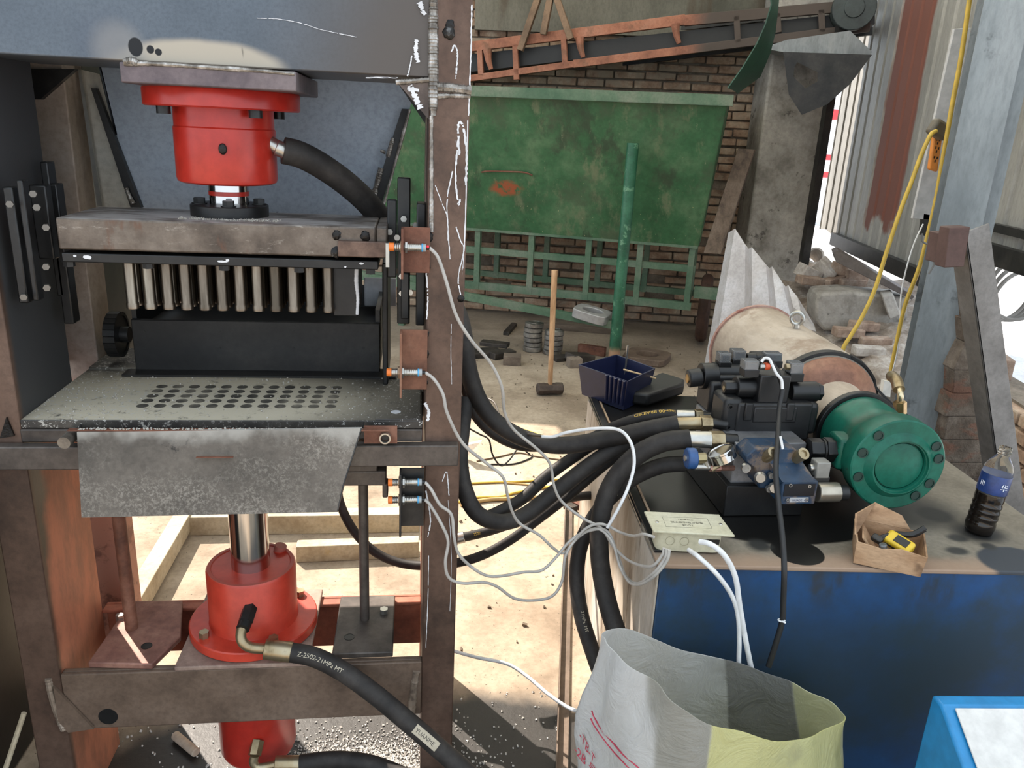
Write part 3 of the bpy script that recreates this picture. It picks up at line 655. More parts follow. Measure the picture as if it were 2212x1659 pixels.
m = P(); m.prism([hA + Vector((0, .42, 0)), hB + Vector((0, .42, 0)), hE + Vector((-.02, .42, 0)), hF + Vector((.02, .42, 0))], (0, .006, 0)); m.build('back_sheet', HOP, hp)
m = P(); q0 = ony(168, 150, 2.285); q1 = ony(210, 445, 2.285); m.prism([q0, q0 + Vector((.006, 0, 0)), q1 + Vector((.013, 0, 0)), q1], (0, .006, 0)); m.build('edge_strip', ZINC, hp)
m = P(); q0 = ony(196, 190, 2.28); q1 = ony(285, 448, 2.28); m.prism([q0, q0 + Vector((.012, 0, 0)), q1 + Vector((.024, 0, 0)), q1 + Vector((-.004, 0, 0))], (0, .02, 0)); m.build('edge_rib', STEEL_DARK, hp)
m = P(); q0 = ony(868, 235, 2.285); q1 = ony(812, 440, 2.285)
m.prism([q0, q0 + Vector((.024, 0, 0)), q1 + Vector((.016, 0, 0)), q1 + Vector((-.012, 0, 0))], (0, .012, 0)); m.build('edge_rib', STEEL_DARK, hp)
for pts, r in (([q0.lerp(q1, t) + Vector((.022, -.004, 0)) for t in (0, .25, .5, .75, 1)], .004), ([q0.lerp(q1, t) + Vector((-.002 - .01 * (t > .6), -.004, 0)) for t in (.62, .75, .88, .98)], .008), ([q0.lerp(q1, t) + Vector((-.002, -.004, 0)) for t in (.3, .4, .5)], .005),
               ([ony(272, 405, 2.27), ony(280, 425, 2.27), ony(288, 440, 2.27)], .006), ([ony(822, 325, 2.29), ony(832, 330, 2.29)], .004)):
    m = P(); bead(m, pts, r); m.build('edge_weld', WELD, hp)
# -------------------------------------------------- discharge chute
ch = thing('discharge_chute', 'dusty grey sheet metal chute hanging on pivots at the front of the press table', 'chute', qv(-.45, 1.72, .75))
CHM = grime('dusty_chute_sheet', C(72, 67, 61), C(98, 91, 83), C(114, 106, 97), 3, .85, .1, .3, fine=70,
            over=[(C(164, 157, 146), lambda t: t.math('MULTIPLY', t.math('MULTIPLY', t.ramp(t.noise(150, 6, .85, stretch=(1, 1, 1)), .47, .58), t.ramp(t.noise(6, 5, .7, stretch=(1, 1, 1.4)), .36, .66)), .5)), (C(44, 42, 40), lambda t: t.math('MULTIPLY', t.ramp(t.noise(16, 6, .75, off=(3, 0, 1)), .58, .68), t.half(qv(0, 0, .90), (0, 0, 1), .04))),
                  (C(164, 160, 152), lambda t: t.math('MULTIPLY', t.half(qv(0, 0, .962), (0, 0, 1), .018, .04, 14), .75))])
ty, by = 1.722, 1.668
cA, cB, cC, cD, cE = ony(166, 934, ty), ony(782, 925, ty), ony(742, 1050, by + .015), ony(730, 1106, by), ony(176, 1118, by)
m = P(); m.prism([cA, cB, cC, cD, cE], Vector((0, .004, .0012))); m.build('chute_face', CHM, ch)
m = P(); m.prism([cA, cE, cE + Vector((-.012, .05, .004)), cA + Vector((-.012, .05, 0))], (.003, 0, 0)); m.build('chute_cheek', STEEL_DARK, ch)
m = P(); m.prism([cB, cC, cC + Vector((.004, .04, .004)), cB + Vector((.004, .04, 0))], (-.003, 0, 0)); m.prism([cC, cD, cD + Vector((.0, .04, .004)), cC + Vector((.004, .04, .004))], (-.003, 0, 0)); m.build('chute_cheek', STEEL_DARK, ch)
m = P(); m.bb((cA.x - .02, ty, .9715), (cB.x + .06, ty + .012, .974)); m.build('hinge_strip', RUST, ch)
m = P(); a = ony(786, 921, ty + .016); b = ony(858, 958, ty + .016); m.bb((a.x, ty + .016, b.z), (b.x, ty + .022, a.z)); m.build('pivot_plate', RUST, ch)
m = P(); p = ony(832, 944, ty + .012); m.ring(p - Vector((0, .012, 0)), p, .0135, .010); m.build('pivot_ring', ZINC, ch); m = P(); m.hexn(p - Vector((0, .002, 0)), p + Vector((0, .004, 0)), .009); m.build('pivot_bolt', STEEL_DARK, ch)
m = P(); p = ony(150, 946, ty + .01); m.cyl(p - Vector((0, .03, 0)), p + Vector((0, .03, 0)), .0135); m.build('pivot_bolt', grime('old_bolt', C(96, 88, 80), C(130, 122, 112), None, 20, .5, .6), ch)
m = P(); a = ony(455, 985, 1.70); m.bb((a.x - .03, 1.691, a.z - .0015), (a.x + .05, 1.70, a.z)); m.build('chute_ledge', RUST, ch)
# -------------------------------------------------- lower cylinder
lc = thing('hydraulic_cylinder', 'red hydraulic cylinder at the foot of the press with its rod pushing up', 'hydraulic cylinder', qv(-.43, 1.95, -.13))
ax = -.43
REDL = grime('red_oxide_enamel', C(176, 52, 36), C(190, 64, 46), C(190, 72, 54), 4, .36, 0, .06, fine=30, over=[(C(150, 96, 84), lambda t: t.math('MULTIPLY', t.half(qv(0, 0, .497), (0, 0, 1), .003), .75), .7)])
P().lathe((ax, ay, .330), (0, 0, 1), [(0, .120), (.008, .117), (.160, .117), (.167, .113), (.167, .104), (.164, .102), (.164, .06)], 56).build('barrel', REDL, lc)
P().lathe((ax, ay, .304), (0, 0, 1), [(0, .166), (.004, .170), (.026, .170), (.029, .167)], 64).build('flange', REDL, lc)
rod = P().cyl((ax, ay, .47), (ax, ay, .93), .0505, n=48).build('piston_rod', CHROME, lc)
P().bb((-.598, YF - .001, .2915), (-.262, 2.12, .304)).build('mounting_plate', grime('dusty_mount_plate', C(120, 98, 88), C(156, 134, 120), C(170, 150, 136), 6, .7, .1, .2), lc, bevel=.003)
P().lathe((ax - .01, ay, -.115), (0, 0, 1), [(0, .085), (.006, .10), (.02, .106), (.37, .106)], 48).build('lower_barrel', RED, lc)
for q in (-140, -60, 40, 130):
    x, y = ax + .145 * math.cos(math.radians(q)), ay + .145 * math.sin(math.radians(q))
    P().hexn((x, y, .333), (x, y, .350), .0135).build('flange_bolt', ZINC_Y, lc)
m = P(); a = ony(597, 1214, 2.02); b = ony(607, 1178, 2.02); m.cyl(a, b, .0165); m.build('bleed_stub', REDL, lc)
p0 = ony(541, 1318, 1.835); p1 = ony(530, 1345, 1.80)
m = P(); m.hexn(p0 + Vector((0, .02, .01)), p1, .019); m.cyl(p1, p1.lerp(p0, -.5), .017); m.build('port_nut', BLACK_OIL, lc)
m = P(); m.tube(smooth_path([p1, ony(521, 1365, 1.785), ony(523, 1385, 1.775), ony(540, 1398, 1.772), ony(575, 1402, 1.77)], 8), .0135, 14); m.build('port_elbow', ZINC_Y, lc)
p0 = ony(557, 1600, 1.85); p1 = ony(550, 1632, 1.82)
m = P(); m.hexn(p0, p1, .018); m.build('port_nut', ZINC_Y, lc)
m = P(); m.tube(smooth_path([p1, ony(548, 1648, 1.815), ony(560, 1658, 1.812), ony(595, 1652, 1.81)], 8), .012, 14); m.build('port_elbow', ZINC_Y, lc)
# -------------------------------------------------- proximity sensors
LED = plain('red_led', C(226, 40, 60), .4); BLUEP = plain('blue_band', C(70, 150, 196), .5)
def sensor(u, v, label, led=False):
    y = 1.735; c = ony(u, v, y); dx = .0011                   # metres per pixel here
    t = thing('proximity_sensor', label, 'sensor', Q(c), 'threaded proximity sensors on the right post'); X = lambda k: c + Vector((k * dx, 0, 0))
    P().lathe(X(0), (1, 0, 0), [(0, .0075), (.001, .0092), (.011, .0092)], 20).build('sensing_tip', ORANGE, t)
    b = P(); n = 30
    b.lathe(X(9), (1, 0, 0), [(k * .062 / n, .0088 if k % 2 else .0080) for k in range(n + 1)], 20); b.build('threaded_barrel', ZINC, t)
    P().hexn(X(23), X(27), .0145).build('lock_nut', grime('tan_nut', C(150, 124, 100), C(180, 154, 128), None, 20, .5, .5), t)
    P().hexn(X(32), X(36), .0135).build('lock_nut', ZINC, t)
    P().cyl(X(64), X(67), .0092, n=20).build('colour_band', BLUEP, t)
    P().cyl(X(67), X(73), .0086, n=20).build('end_cap', plain('clear_grey_cap', C(150, 156, 158), .3), t)
    P().cyl(X(73), X(80), .0045, n=12).build('cable_gland', CABLE_BLACK, t)
    if led: P().ball(X(76) + Vector((0, -.004, .003)), .0035, 10, 8).build('indicator', LED, t)
    return X(80)
S1 = sensor(840, 533, 'topmost proximity sensor, orange tip facing the ram plate, with a red light at its tail', True)
S2 = sensor(835, 804, 'proximity sensor on the middle rusty bracket just above the dusty table end')
S3 = sensor(838, 1042, 'upper of the two proximity sensors on the dark bracket below the table')
S4 = sensor(838, 1080, 'lowest proximity sensor, under its twin on the dark bracket below the table')
# -------------------------------------------------- loose grains on the press table
gm = MB(press=True); rg = random.Random(8)
def grain(x, y, z, s): gm.box((x, y, z + s * .3), (s, s * rg.uniform(.6, 1.2), s * .7), rot(rg.uniform(0, 90), rg.uniform(0, 90), rg.uniform(0, 90)))
for _ in range(900):
    x = rg.uniform(-.872, .02); y = rg.uniform(1.778, 2.14)
    pk = .9 if x < -.70 else (.75 if x > -.08 else .28)
    if y > 2.05: pk = .6
    if rg.random() < pk: grain(x, y, .978, rg.uniform(.0014, .0042))
for _ in range(260):
    x = rg.uniform(-.52, -.30); gm_y = rg.uniform(1.84, 1.88); grain(x, gm_y, 1.428, rg.uniform(.0015, .003))
for _ in range(220): grain(rg.uniform(cA.x, cB.x), ty + rg.uniform(.002, .01), .974, rg.uniform(.002, .004))
tag(gm.build('spilled_grit', grime('pale_grit', C(150, 142, 128), C(192, 188, 180), None, 60, .9), smooth=10), 'pale grit scattered over the press table and ram plate', 'grit', kind='stuff')
# ================================================================== OIL TANK WITH PUMP AND VALVES
TB = 4.4
TX = Vector((math.cos(math.radians(TB)), -math.sin(math.radians(TB)), 0)); TY = Vector((math.sin(math.radians(TB)), math.cos(math.radians(TB)), 0)); TZ = Vector((0, 0, 1))
TR = rotz(-TB); TC = Vector((.552, 1.487, 0)); TH = .75
def tp(x, y, z): return TC + TX * x + TY * y + TZ * z
def zel(u, v, ru, rv, z=TH, soft=.15, wob=.12, ws=14):
    c = onz(u, v, z); a = onz(u + ru, v, z); b = onz(u, v + rv, z)
    return lambda t: t.ell(c, (abs(a.x - c.x), abs(b.y - c.y), .05), soft, wob, ws)
BLK = C(20, 19, 18)
TOPM = grime('oil_stained_tank_top', C(98, 90, 78), C(124, 116, 102), C(136, 128, 114), 4, .75, 0, .1, fine=80, over=[
    (C(156, 128, 106), lambda t: t.math('MULTIPLY', t.half(tp(0, .045, 0), -TY, .03, .03, 6), .7)),
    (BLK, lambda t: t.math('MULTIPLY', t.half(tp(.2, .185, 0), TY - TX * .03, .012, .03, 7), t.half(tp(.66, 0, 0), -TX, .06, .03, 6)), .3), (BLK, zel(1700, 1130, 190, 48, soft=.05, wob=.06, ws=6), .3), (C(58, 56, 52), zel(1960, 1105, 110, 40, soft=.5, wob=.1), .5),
    (BLK, zel(1722, 1192, 54, 30, soft=.03, wob=.03), .35), (C(44, 44, 42), zel(1640, 1178, 26, 14, soft=.5, wob=.2), .6), (C(52, 56, 62), zel(2200, 1215, 80, 38, soft=.08, wob=.08), .6),
    (C(40, 40, 38), zel(2020, 1112, 34, 18, soft=.3), .6), (C(44, 44, 42), zel(2068, 1162, 22, 9, soft=.4), .6), (C(48, 48, 46), zel(2068, 1190, 24, 9, soft=.4), .6), (C(48, 48, 46), zel(2135, 1180, 16, 8, soft=.4), .6), (C(36, 35, 34), zel(2112, 1150, 54, 22, soft=.4), .5)])
TBLUE = grime('grimy_blue_enamel', C(4, 46, 84), C(10, 64, 112), C(14, 74, 126), 1.8, .6, 0, .06, fine=18, over=[
    (C(28, 48, 56), lambda t: t.math('MULTIPLY', t.ramp(t.noise(2.6, 6, .65, off=(1, 4, 2)), .36, .6), .85)), (C(30, 46, 52), lambda t: t.math('MULTIPLY', t.ell((.95, 1.43, .42), (.42, .5, .2), .6, .2, 4), .75)),
    (C(34, 40, 42), lambda t: t.math('MULTIPLY', t.math('MULTIPLY', t.ramp(t.noise(9, 5, .7, stretch=(1, 1, .35)), .5, .62), t.half((0, 0, .66), (0, 0, 1), .08, .06, 6)), .8)),
    (C(40, 40, 38), lambda t: t.math('MULTIPLY', t.ramp(t.noise(7, 3, .6, stretch=(1, 1, .6), off=(4, 2, 8)), .66, .72), .7))])
TSIDE = grime('pale_dirty_tank_side', C(150, 136, 118), C(180, 170, 156), C(196, 190, 182), 6, .7, 0, .25, stretch=(1, 1, .3), over=[(C(96, 78, 62), lambda t: t.math('MULTIPLY', t.ramp(t.noise(9, 6, .75, stretch=(1, 1, .22)), .56, .66), .8))])
tk = thing('oil_tank', 'blue steel hydraulic oil tank with an oil-stained top, right of the press', 'tank', tp(.5, .58, 0))
TW, TD = 1.02, 1.175
MB().box(tp(TW / 2, TD / 2, .37), (TW, TD, .738), TR).build('tank_body', TBLUE, tk, bevel=.004)
MB().box(tp(-.003, TD / 2, .37), (.004, TD - .004, .72), TR).build('side_panel', TSIDE, tk)
MB().box(tp(TW / 2, TD / 2, .7445), (TW + .016, TD + .014, .011), TR).build('top_plate', TOPM, tk, bevel=.003)
MB().box(tp(.006, TD / 2 + .02, .7525), (.022, TD - .05, .007), TR).build('top_rim', BLACK_OIL, tk, bevel=.001)
MB().box(tp(.024, TD / 2 + .02, .7515), (.006, TD - .05, .005), TR).build('rim_bead', grime('tan_bead', C(150, 124, 100), C(176, 150, 124), None, 20, .7), tk)
m = MB(); c = onz(1722, 1192, TH)
# ------------------------------------------------------------------ motor and pump
PC = Vector((1.158, 1.60, .927))
def mo(s, x=0, z=0): return PC + TY * s + TX * x + TZ * z
GREEN = grime('green_pump_enamel', C(14, 72, 58), C(22, 92, 74), C(28, 102, 84), 5, .34, 0, .12, fine=55, spec=.3, over=[(C(60, 74, 62), lambda t: t.math('MULTIPLY', t.ramp(t.noise(6, 6, .7), .58, .68), .6)), (C(40, 52, 44), lambda t: t.ramp(t.noise(40, 3, .6), .68, .74))])
PAPER = grime('dusty_wrapping_film', C(150, 134, 116), C(178, 164, 148), C(196, 186, 174), 4, .55, 0, .3, .008, fine=30, stretch=(1, .35, 1), over=[
    (C(126, 102, 82), lambda t: t.math('MULTIPLY', t.ramp(t.noise(5, 6, .7, off=(3, 3, 3)), .55, .68), .7)),
    (C(70, 52, 44), lambda t: t.math('MULTIPLY', t.ramp(t.noise(12, 3, .6, off=(7, 1, 2)), .7, .74), .8))])
BROWN = grime('brown_bell_housing', C(96, 64, 50), C(140, 98, 78), C(160, 122, 98), 4, .6, .1, .15)
mt = thing('electric_motor', 'large film-wrapped electric motor driving a green hydraulic pump on the tank', 'motor', PC + TY * .6 + TZ * -.175)
p = MB().lathe(mo(0), TY, [(.016, .05), (.016, .060), (.010, .061), (.002, .0625), (.002, .0655), (-.004, .0665), (-.004, .069), (.012, .084), (.012, .112), (.015, .1155), (.062, .1155), (.070, .112), (.085, .104), (.10, .098), (.15, .096), (.165, .103), (.218, .103), (.22, .10)], 64)
pump = p.build('pump_body', GREEN, mt, smooth=28)
MB().lathe(mo(.016), -TY, [(0, .058), (.008, .058), (.009, .056)], 48).build('end_cover', GREEN, mt)
for q in (32, 12, 130, 162, 199, 333, 307):
    q = math.radians(q); c = mo(.012, math.cos(q) * .098, math.sin(q) * .098)
    MB().ring(c, c - TY * .0035, .0125, .0095, 20).cyl(c, c - TY * .0015, .0095, n=20).build('cap_screw', plain('dark_green_screw', C(12, 44, 37), .4), pump)
m = MB(); c = mo(.10, -.098, .0); m.box(c, (.05, .07, .08), TR); m.build('side_port', GREEN, mt, bevel=.008)
m = MB(); m.hexn(mo(.10, -.12, 0), mo(.10, -.145, 0), .032).cyl(mo(.10, -.145, 0), mo(.10, -.152, 0), .028).hexn(mo(.10, -.152, 0), mo(.10, -.185, 0), .029); m.build('port_nut', BLACK_OIL, mt, bevel=.002)
MB().ring(mo(.222), mo(.242), .113, .09, 56).build('clamp_ring', BLACK_OIL, mt, bevel=.002)
MB().lathe(mo(.24), TY, [(0, .098), (.03, .094), (.10, .092), (.15, .098), (.17, .104)], 48).build('coupling_housing', PAPER, mt)
MB().lathe(mo(.37), TY, [(0, .092), (.02, .125), (.05, .147), (.062, .150), (.066, .149)], 56).build('bell_housing', BROWN, mt)
MB().ring(mo(.434), mo(.442), .152, .12, 56).build('bell_rim', plain('grey_rim', C(128, 124, 116), .5), mt)
MB().ring(mo(.442), mo(.468), .162, .12, 56).build('rubber_seal', CABLE_BLACK, mt)
# sagging seal flap on the right of the motor
fl2 = MB(); pts = [mo(.45, .16 * math.cos(a), .16 * math.sin(a)) for a in (1.2, .9, .6, .35)] + [mo(.40, .20, .005), mo(.36, .215, -.02)]
sp = smooth_path(pts, 6); fl2.sheet([[q + TY * -.012 for q in sp], [q + TY * .02 + TX * .008 for q in sp]], .006); fl2.build('rubber_flap', CABLE_BLACK, mt)
rm_ = random.Random(9); prof = [(0, .15), (.006, .158)] + [(.03 * k + .02, .163 + rm_.uniform(-.0015, .002)) for k in range(18)] + [(.575, .168), (.585, .163), (.59, .12)]
MB().lathe(mo(.466), TY, prof, 72).build('motor_casing', PAPER, mt)
MB().ring(mo(1.018), mo(1.034), .171, .150, 64).build('end_band', grime('red_band', C(128, 64, 54), C(168, 130, 116), C(180, 150, 138), 14, .5), mt)
e0 = mo(.72, 0, .163); MB().cyl(e0, e0 + TZ * .012, .012).torus(e0 + TZ * .032, TY + TX * .6, .019, .0065, 28, 10).build('lifting_eye', ZINC, mt)
for s_ in (.56, .92):
    m = MB(); m.box(mo(s_, 0, -.164), (.26, .07, .022), TR); m.box(mo(s_, 0, -.145), (.16, .06, .04), TR); m.build('motor_foot', STEEL_DARK, mt)
m = MB(); m.box(mo(.42, .175, -.10), (.05, .10, .10), TR); m.build('terminal_box', grime('dark_teal_box', C(34, 40, 44), C(50, 58, 62), None, 6, .5), mt, bevel=.006)
# brass hose elbow rising right of the pump
br = thing('pipe_elbow', 'brass pipe elbow with a knurled sleeve, right of the green pump', 'pipe fitting', onz(1944, 905, .80))
yb = 1.86
MB().hexn(ony(1944, 893, yb), ony(1944, 868, yb), .017).build('union_nut', grime('brass', C(140, 116, 78), C(180, 156, 112), None, 20, .3, .9), br)
sp = smooth_path([ony(1944, 868, yb), ony(1945, 852, yb), ony(1942, 838, yb + .02)], 6); MB().tube(sp, .0085, 12).build('bend', grime('brass_bend', C(180, 162, 124), C(206, 192, 160), None, 20, .25, .9), br)
sp = smooth_path([ony(1942, 842, yb + .018), ony(1936, 822, yb + .05), ony(1926, 812, yb + .1)], 6); MB().tube(sp, .0155, 16).build('sleeve', ZINC_Y, br)
MB().cyl(ony(1944, 893, yb), (ony(1944, 893, yb).x, yb, TH + .004), .02).build('stem', BLACK_OIL, br)
# ------------------------------------------------------------------ manifold and valves
def w_(): return MB()
def pbx(u0, v0, u1, v1, y, d): return pb(MB(), u0, v0, u1, v1, y, d)
VALVE = grime('black_cast_valve', C(20, 20, 21), C(30, 30, 31), C(38, 38, 39), 8, .45, .1, .1, fine=120)
VALVE2 = plain('black_solenoid', C(18, 18, 19), .42)
CLEAR = NT('clear_plug_shell'); CLEAR.b.inputs['Transmission Weight'].default_value = .75; CLEAR = CLEAR.fin(C(170, 172, 174), .12)
VBLUE = grime('dusty_blue_valve', C(14, 34, 54), C(22, 48, 72), C(30, 58, 84), 7, .5, 0, .1, over=[(C(112, 94, 76), lambda t: t.math('MULTIPLY', t.ramp(t.noise(13, 5, .7), .47, .6), .8))])
mf = thing('valve_manifold', 'grey manifold block carrying the black directional valves and a blue relief valve', 'valve block', onz(1650, 1100, TH))
mfb = pbx(1583, 957, 1735, 1052, 1.72, .29).build('manifold_block', grime('machined_block', C(112, 112, 114), C(138, 138, 140), C(156, 156, 158), 5, .45, .5, .1), mf, bevel=.003)
b1 = ony(1575, 1050, 1.70); b2 = ony(1742, 1050, 1.70)
MB().bb((b1.x - .005, 1.70, TH), (b2.x, 2.0, b1.z)).build('plinth', BLACK_OIL, mf, bevel=.003)
# front directional valve (main stage)
yv = 1.80
pbx(1590, 872, 1752, 952, yv, .10).build('main_stage', VALVE, mf, bevel=.006)
m = pbx(1562, 862, 1604, 938, yv + .005, .09); m.build('end_cover', VALVE, mf, bevel=.012)
m = pbx(1738, 872, 1768, 940, yv + .005, .09); m.build('end_cover', VALVE, mf, bevel=.012)
pbx(1628, 880, 1722, 914, yv - .004, .02).build('cast_panel', VALVE, mf, bevel=.004)
for u in (1618, 1708): pbx(u - 9, 872, u + 9, 910, yv - .006, .01).build('bolt_boss', VALVE, mf, bevel=.004)
for u, v in ((1577, 878), (1572, 922)):
    c = ony(u, v, yv + .003); MB().ring(c, c - Vector((0, .006, 0)), .007, .004, 16).build('socket_screw', VALVE2, mf)
pbx(1640, 812, 1706, 872, yv + .01, .075).build('pilot_stage', VALVE, mf, bevel=.004)
def xcyl(u0, u1, v, r, y, nm, mat, hexa=False):
    a = ony(u0, v, y); b = ony(u1, v, y); m = MB(); (m.hexn if hexa else m.cyl)(a, b, r); return m.build(nm, mat, mf, bevel=.002)
xcyl(1588, 1642, 836, .028, yv + .05, 'solenoid', VALVE2); xcyl(1563, 1590, 836, .018, yv + .05, 'solenoid_nut', VALVE2, True)
xcyl(1704, 1762, 846, .027, yv + .05, 'solenoid', VALVE2); xcyl(1760, 1772, 846, .024, yv + .05, 'solenoid_nut', VALVE2, True)
c = ony(1566, 838, yv + .045); MB().cyl(c, c - Vector((.004, 0, 0)), .006).build('pin_button', ZINC_Y, mf)
def plug(u0, v0, u1, v1, y, dark=True):
    h = (v1 - v0)
    s_ = pbx(u0, v0, u1, v0 + h * .62, y, .032).build('plug_shell', CLEAR, mf, bevel=.002)
    pbx(u0 + 5, v0 + h * .15, u1 - 5, v0 + h * .62, y + .008, .016).build('plug_core', VALVE2 if dark else plain('grey_core', C(120, 122, 124), .4), s_)
    pbx(u0 - 1, v0 + h * .6, u1 + 1, v1 + 4, y - .001, .035).build('plug_base', VALVE2, mf, bevel=.002)
plug(1609, 780, 1640, 812, yv + .02, False); plug(1708, 785, 1736, 822, yv + .03)
xcyl(1640, 1652, 792, .009, yv + .03, 'cable_gland', ZINC, True); xcyl(1651, 1662, 791, .010, yv + .03, 'gland_nut', plain('orange_gland', C(214, 88, 50), .45))
xcyl(1696, 1709, 792, .009, yv + .04, 'cable_gland', ZINC_Y, True)
# rear directional valve
yr = 1.96
pbx(1545, 812, 1700, 900, yr, .09).build('main_stage', VALVE, mf, bevel=.008)
pbx(1532, 826, 1560, 896, yr - .02, .1).build('end_cover', VALVE, mf, bevel=.010)
xcyl(1540, 1650, 806, .031, yr + .04, 'solenoid', VALVE2); xcyl(1513, 1546, 812, .036, yr + .03, 'solenoid_collar', VALVE2)
a = ony(1486, 818, yr + .02); b = ony(1515, 814, yr + .02); m = MB(); m.cyl(a, b, .025, n=14); m.build('hand_knob', CABLE_BLACK, mf, bevel=.004)
MB().cyl(a, a - Vector((.003, 0, 0)), .012).build('brass_button', grime('brass_button', C(170, 134, 80), C(196, 164, 110), None, 20, .35, .8), mf)
plug(1555, 764, 1580, 795, yr + .02); plug(1584, 758, 1612, 790, yr + .03); plug(1655, 764, 1690, 792, yr + .03)
xcyl(1612, 1632, 772, .012, yr + .045, 'cable_gland', VALVE2); pbx(1630, 768, 1690, 800, yr + .04, .05).build('solenoid_body', VALVE2, mf, bevel=.006)
# blue relief valve in front
yk = 1.65
a = [ony(u, v, yk) for u, v in ((1630, 1012), (1612, 1000), (1612, 985), (1632, 968), (1716, 968), (1735, 985), (1738, 1030), (1700, 1056), (1640, 1056))]
MB().prism(a, (0, .07, 0)).build('relief_valve', VBLUE, mf, bevel=.004)
pbx(1688, 1040, 1764, 1090, yk - .05, .06).build('pilot_valve', VBLUE, mf, bevel=.003)
m = MB(); m.prism([ony(1690, 1041, yk - .05), ony(1763, 1041, yk - .05), ony(1735, 1000, yk), ony(1662, 1000, yk)], (0, .02, -.02)); m.build('pilot_body', VBLUE, mf)
pbx(1694, 1046, 1760, 1072, yk - .0512, .002).build('name_plate', plain('black_plate', C(16, 18, 22), .3), mf)
npl = pbx(1706, 1075, 1746, 1085, yk - .0514, .002).build('maker_plate', plain('silver_plate', C(170, 172, 174), .35), mf)
m = MB(); text_on(m, 'HUADE', .0075, ony(1722, 1082.6, yk - .0528), (1, 0, 0), (0, 0, 1)); m.ring(ony(1740, 1080, yk - .0516), ony(1740, 1080, yk - .0528), .0032, .0022, 12); m.build('lettering', plain('blue_ink', C(24, 44, 92), .5), npl)
for u, v in ((1707, 1048), (1748, 1050), (1701, 1079), (1742, 1079)):
    c = ony(u, v, yk - .0512); MB().ring(c, c - Vector((0, .003, 0)), .0042, .0022, 12).build('plate_screw', ZINC, mf)
for u, v in ((1660, 984), (1725, 986)):
    c = ony(u, v, yk - .002); d = Vector((.1, -.5, .45)).normalized(); MB().cyl(c - d * .012, c + d * .018, .0145, n=24).ring(c + d * .018, c + d * .0225, .0145, .0085, 24).build('cap_screw', ZINC_Y, mf)
for u, v, r in ((1609, 1009, .011), (1664, 1025, .008), (1659, 1054, .008), (1716, 1020, .006)):
    c = ony(u, v, yk - .003); MB().cyl(c, c - Vector((0, .008, 0)), r).ring(c - Vector((0, .008, 0)), c - Vector((0, .010, 0)), r, r * .5).build('screw_plug', ZINC, mf)
for u, v in ((1641, 1030), (1671, 1052)):
    c = ony(u, v, yk - .006); MB().lathe(c, (-.25, -1, .1), [(0, .012), (.006, .015), (.012, .011)], 20).build('relief_plug', ZINC, mf)
a = ony(1763, 1063, yk - .02); b = ony(1810, 1063, yk - .02); MB().cyl(a, b, .0245, n=32).build('solenoid', plain('silver_solenoid', C(168, 160, 146), .3, .8), mf, bevel=.003)
a = ony(1809, 1064, yk - .02); b = ony(1829, 1064, yk - .02); MB().cyl(a, b, .019, n=16).build('solenoid_cap', CABLE_BLACK, mf, bevel=.002)
pbx(1755, 1030, 1792, 1052, yk - .01, .035).build('plug_base', VALVE2, mf, bevel=.002)
pbx(1764, 1000, 1794, 1034, yk - .012, .035).build('plug_shell', plain('grey_plug', C(128, 126, 120), .3), mf, bevel=.003)
xcyl(1748, 1766, 1010, .009, yk + .005, 'cable_gland', ZINC)
# gauge and its needle valve
gd = (RM @ Vector((-13, -25, -5))).normalized(); c = ony(1561, 985, 1.69)
g_ = thing('pressure_gauge', 'small chrome pressure gauge tilted beside the blue hand valve on the manifold', 'gauge', c)
MB().lathe(c - gd * .012, gd, [(0, .029), (.002, .032), (.022, .032), (.024, .034), (.029, .034), (.029, .029), (.027, .028)], 40).build('gauge_case', CHROME, g_)
q = ony(1576, 980, 1.664); MB().cyl(q, q + Vector((.001, -.003, 0)), .0075).build('rubber_plug', CABLE_BLACK, g_)
MB().cyl(ony(1552, 1004, 1.70), ony(1536, 1014, 1.70), .009).build('gauge_stem', ZINC_Y, g_)
hv = thing('needle_valve', 'small needle valve with a blue hand knob left of the pressure gauge', 'valve', ony(1515, 1010, 1.70))
a = ony(1482, 990, 1.70); b = ony(1503, 990, 1.70); MB().cyl(a, b, .026, n=12).build('hand_knob', grime('blue_knob', C(34, 70, 120), C(48, 88, 140), None, 10, .45), hv, bevel=.004)
MB().cyl(a, a - Vector((.004, 0, 0)), .007).build('knob_screw', ZINC, hv)
MB().hexn(b, ony(1524, 989, 1.70), .013).build('packing_nut', grime('brass_nut', C(150, 136, 100), C(184, 168, 130), None, 15, .35, .7), hv)
MB().cyl(ony(1500, 1008, 1.70), ony(1531, 1008, 1.70), .009).cyl(ony(1522, 990, 1.70), ony(1528, 1008, 1.70), .009).build('valve_body', ZINC, hv)
MB().hexn(ony(1532, 1011, 1.70), ony(1556, 1011, 1.70), .009).cyl(ony(1556, 1011, 1.70), ony(1584, 1011, 1.715), .007).build('copper_union', grime('copper', C(150, 104, 88), C(186, 150, 136), None, 20, .4, .7), hv)
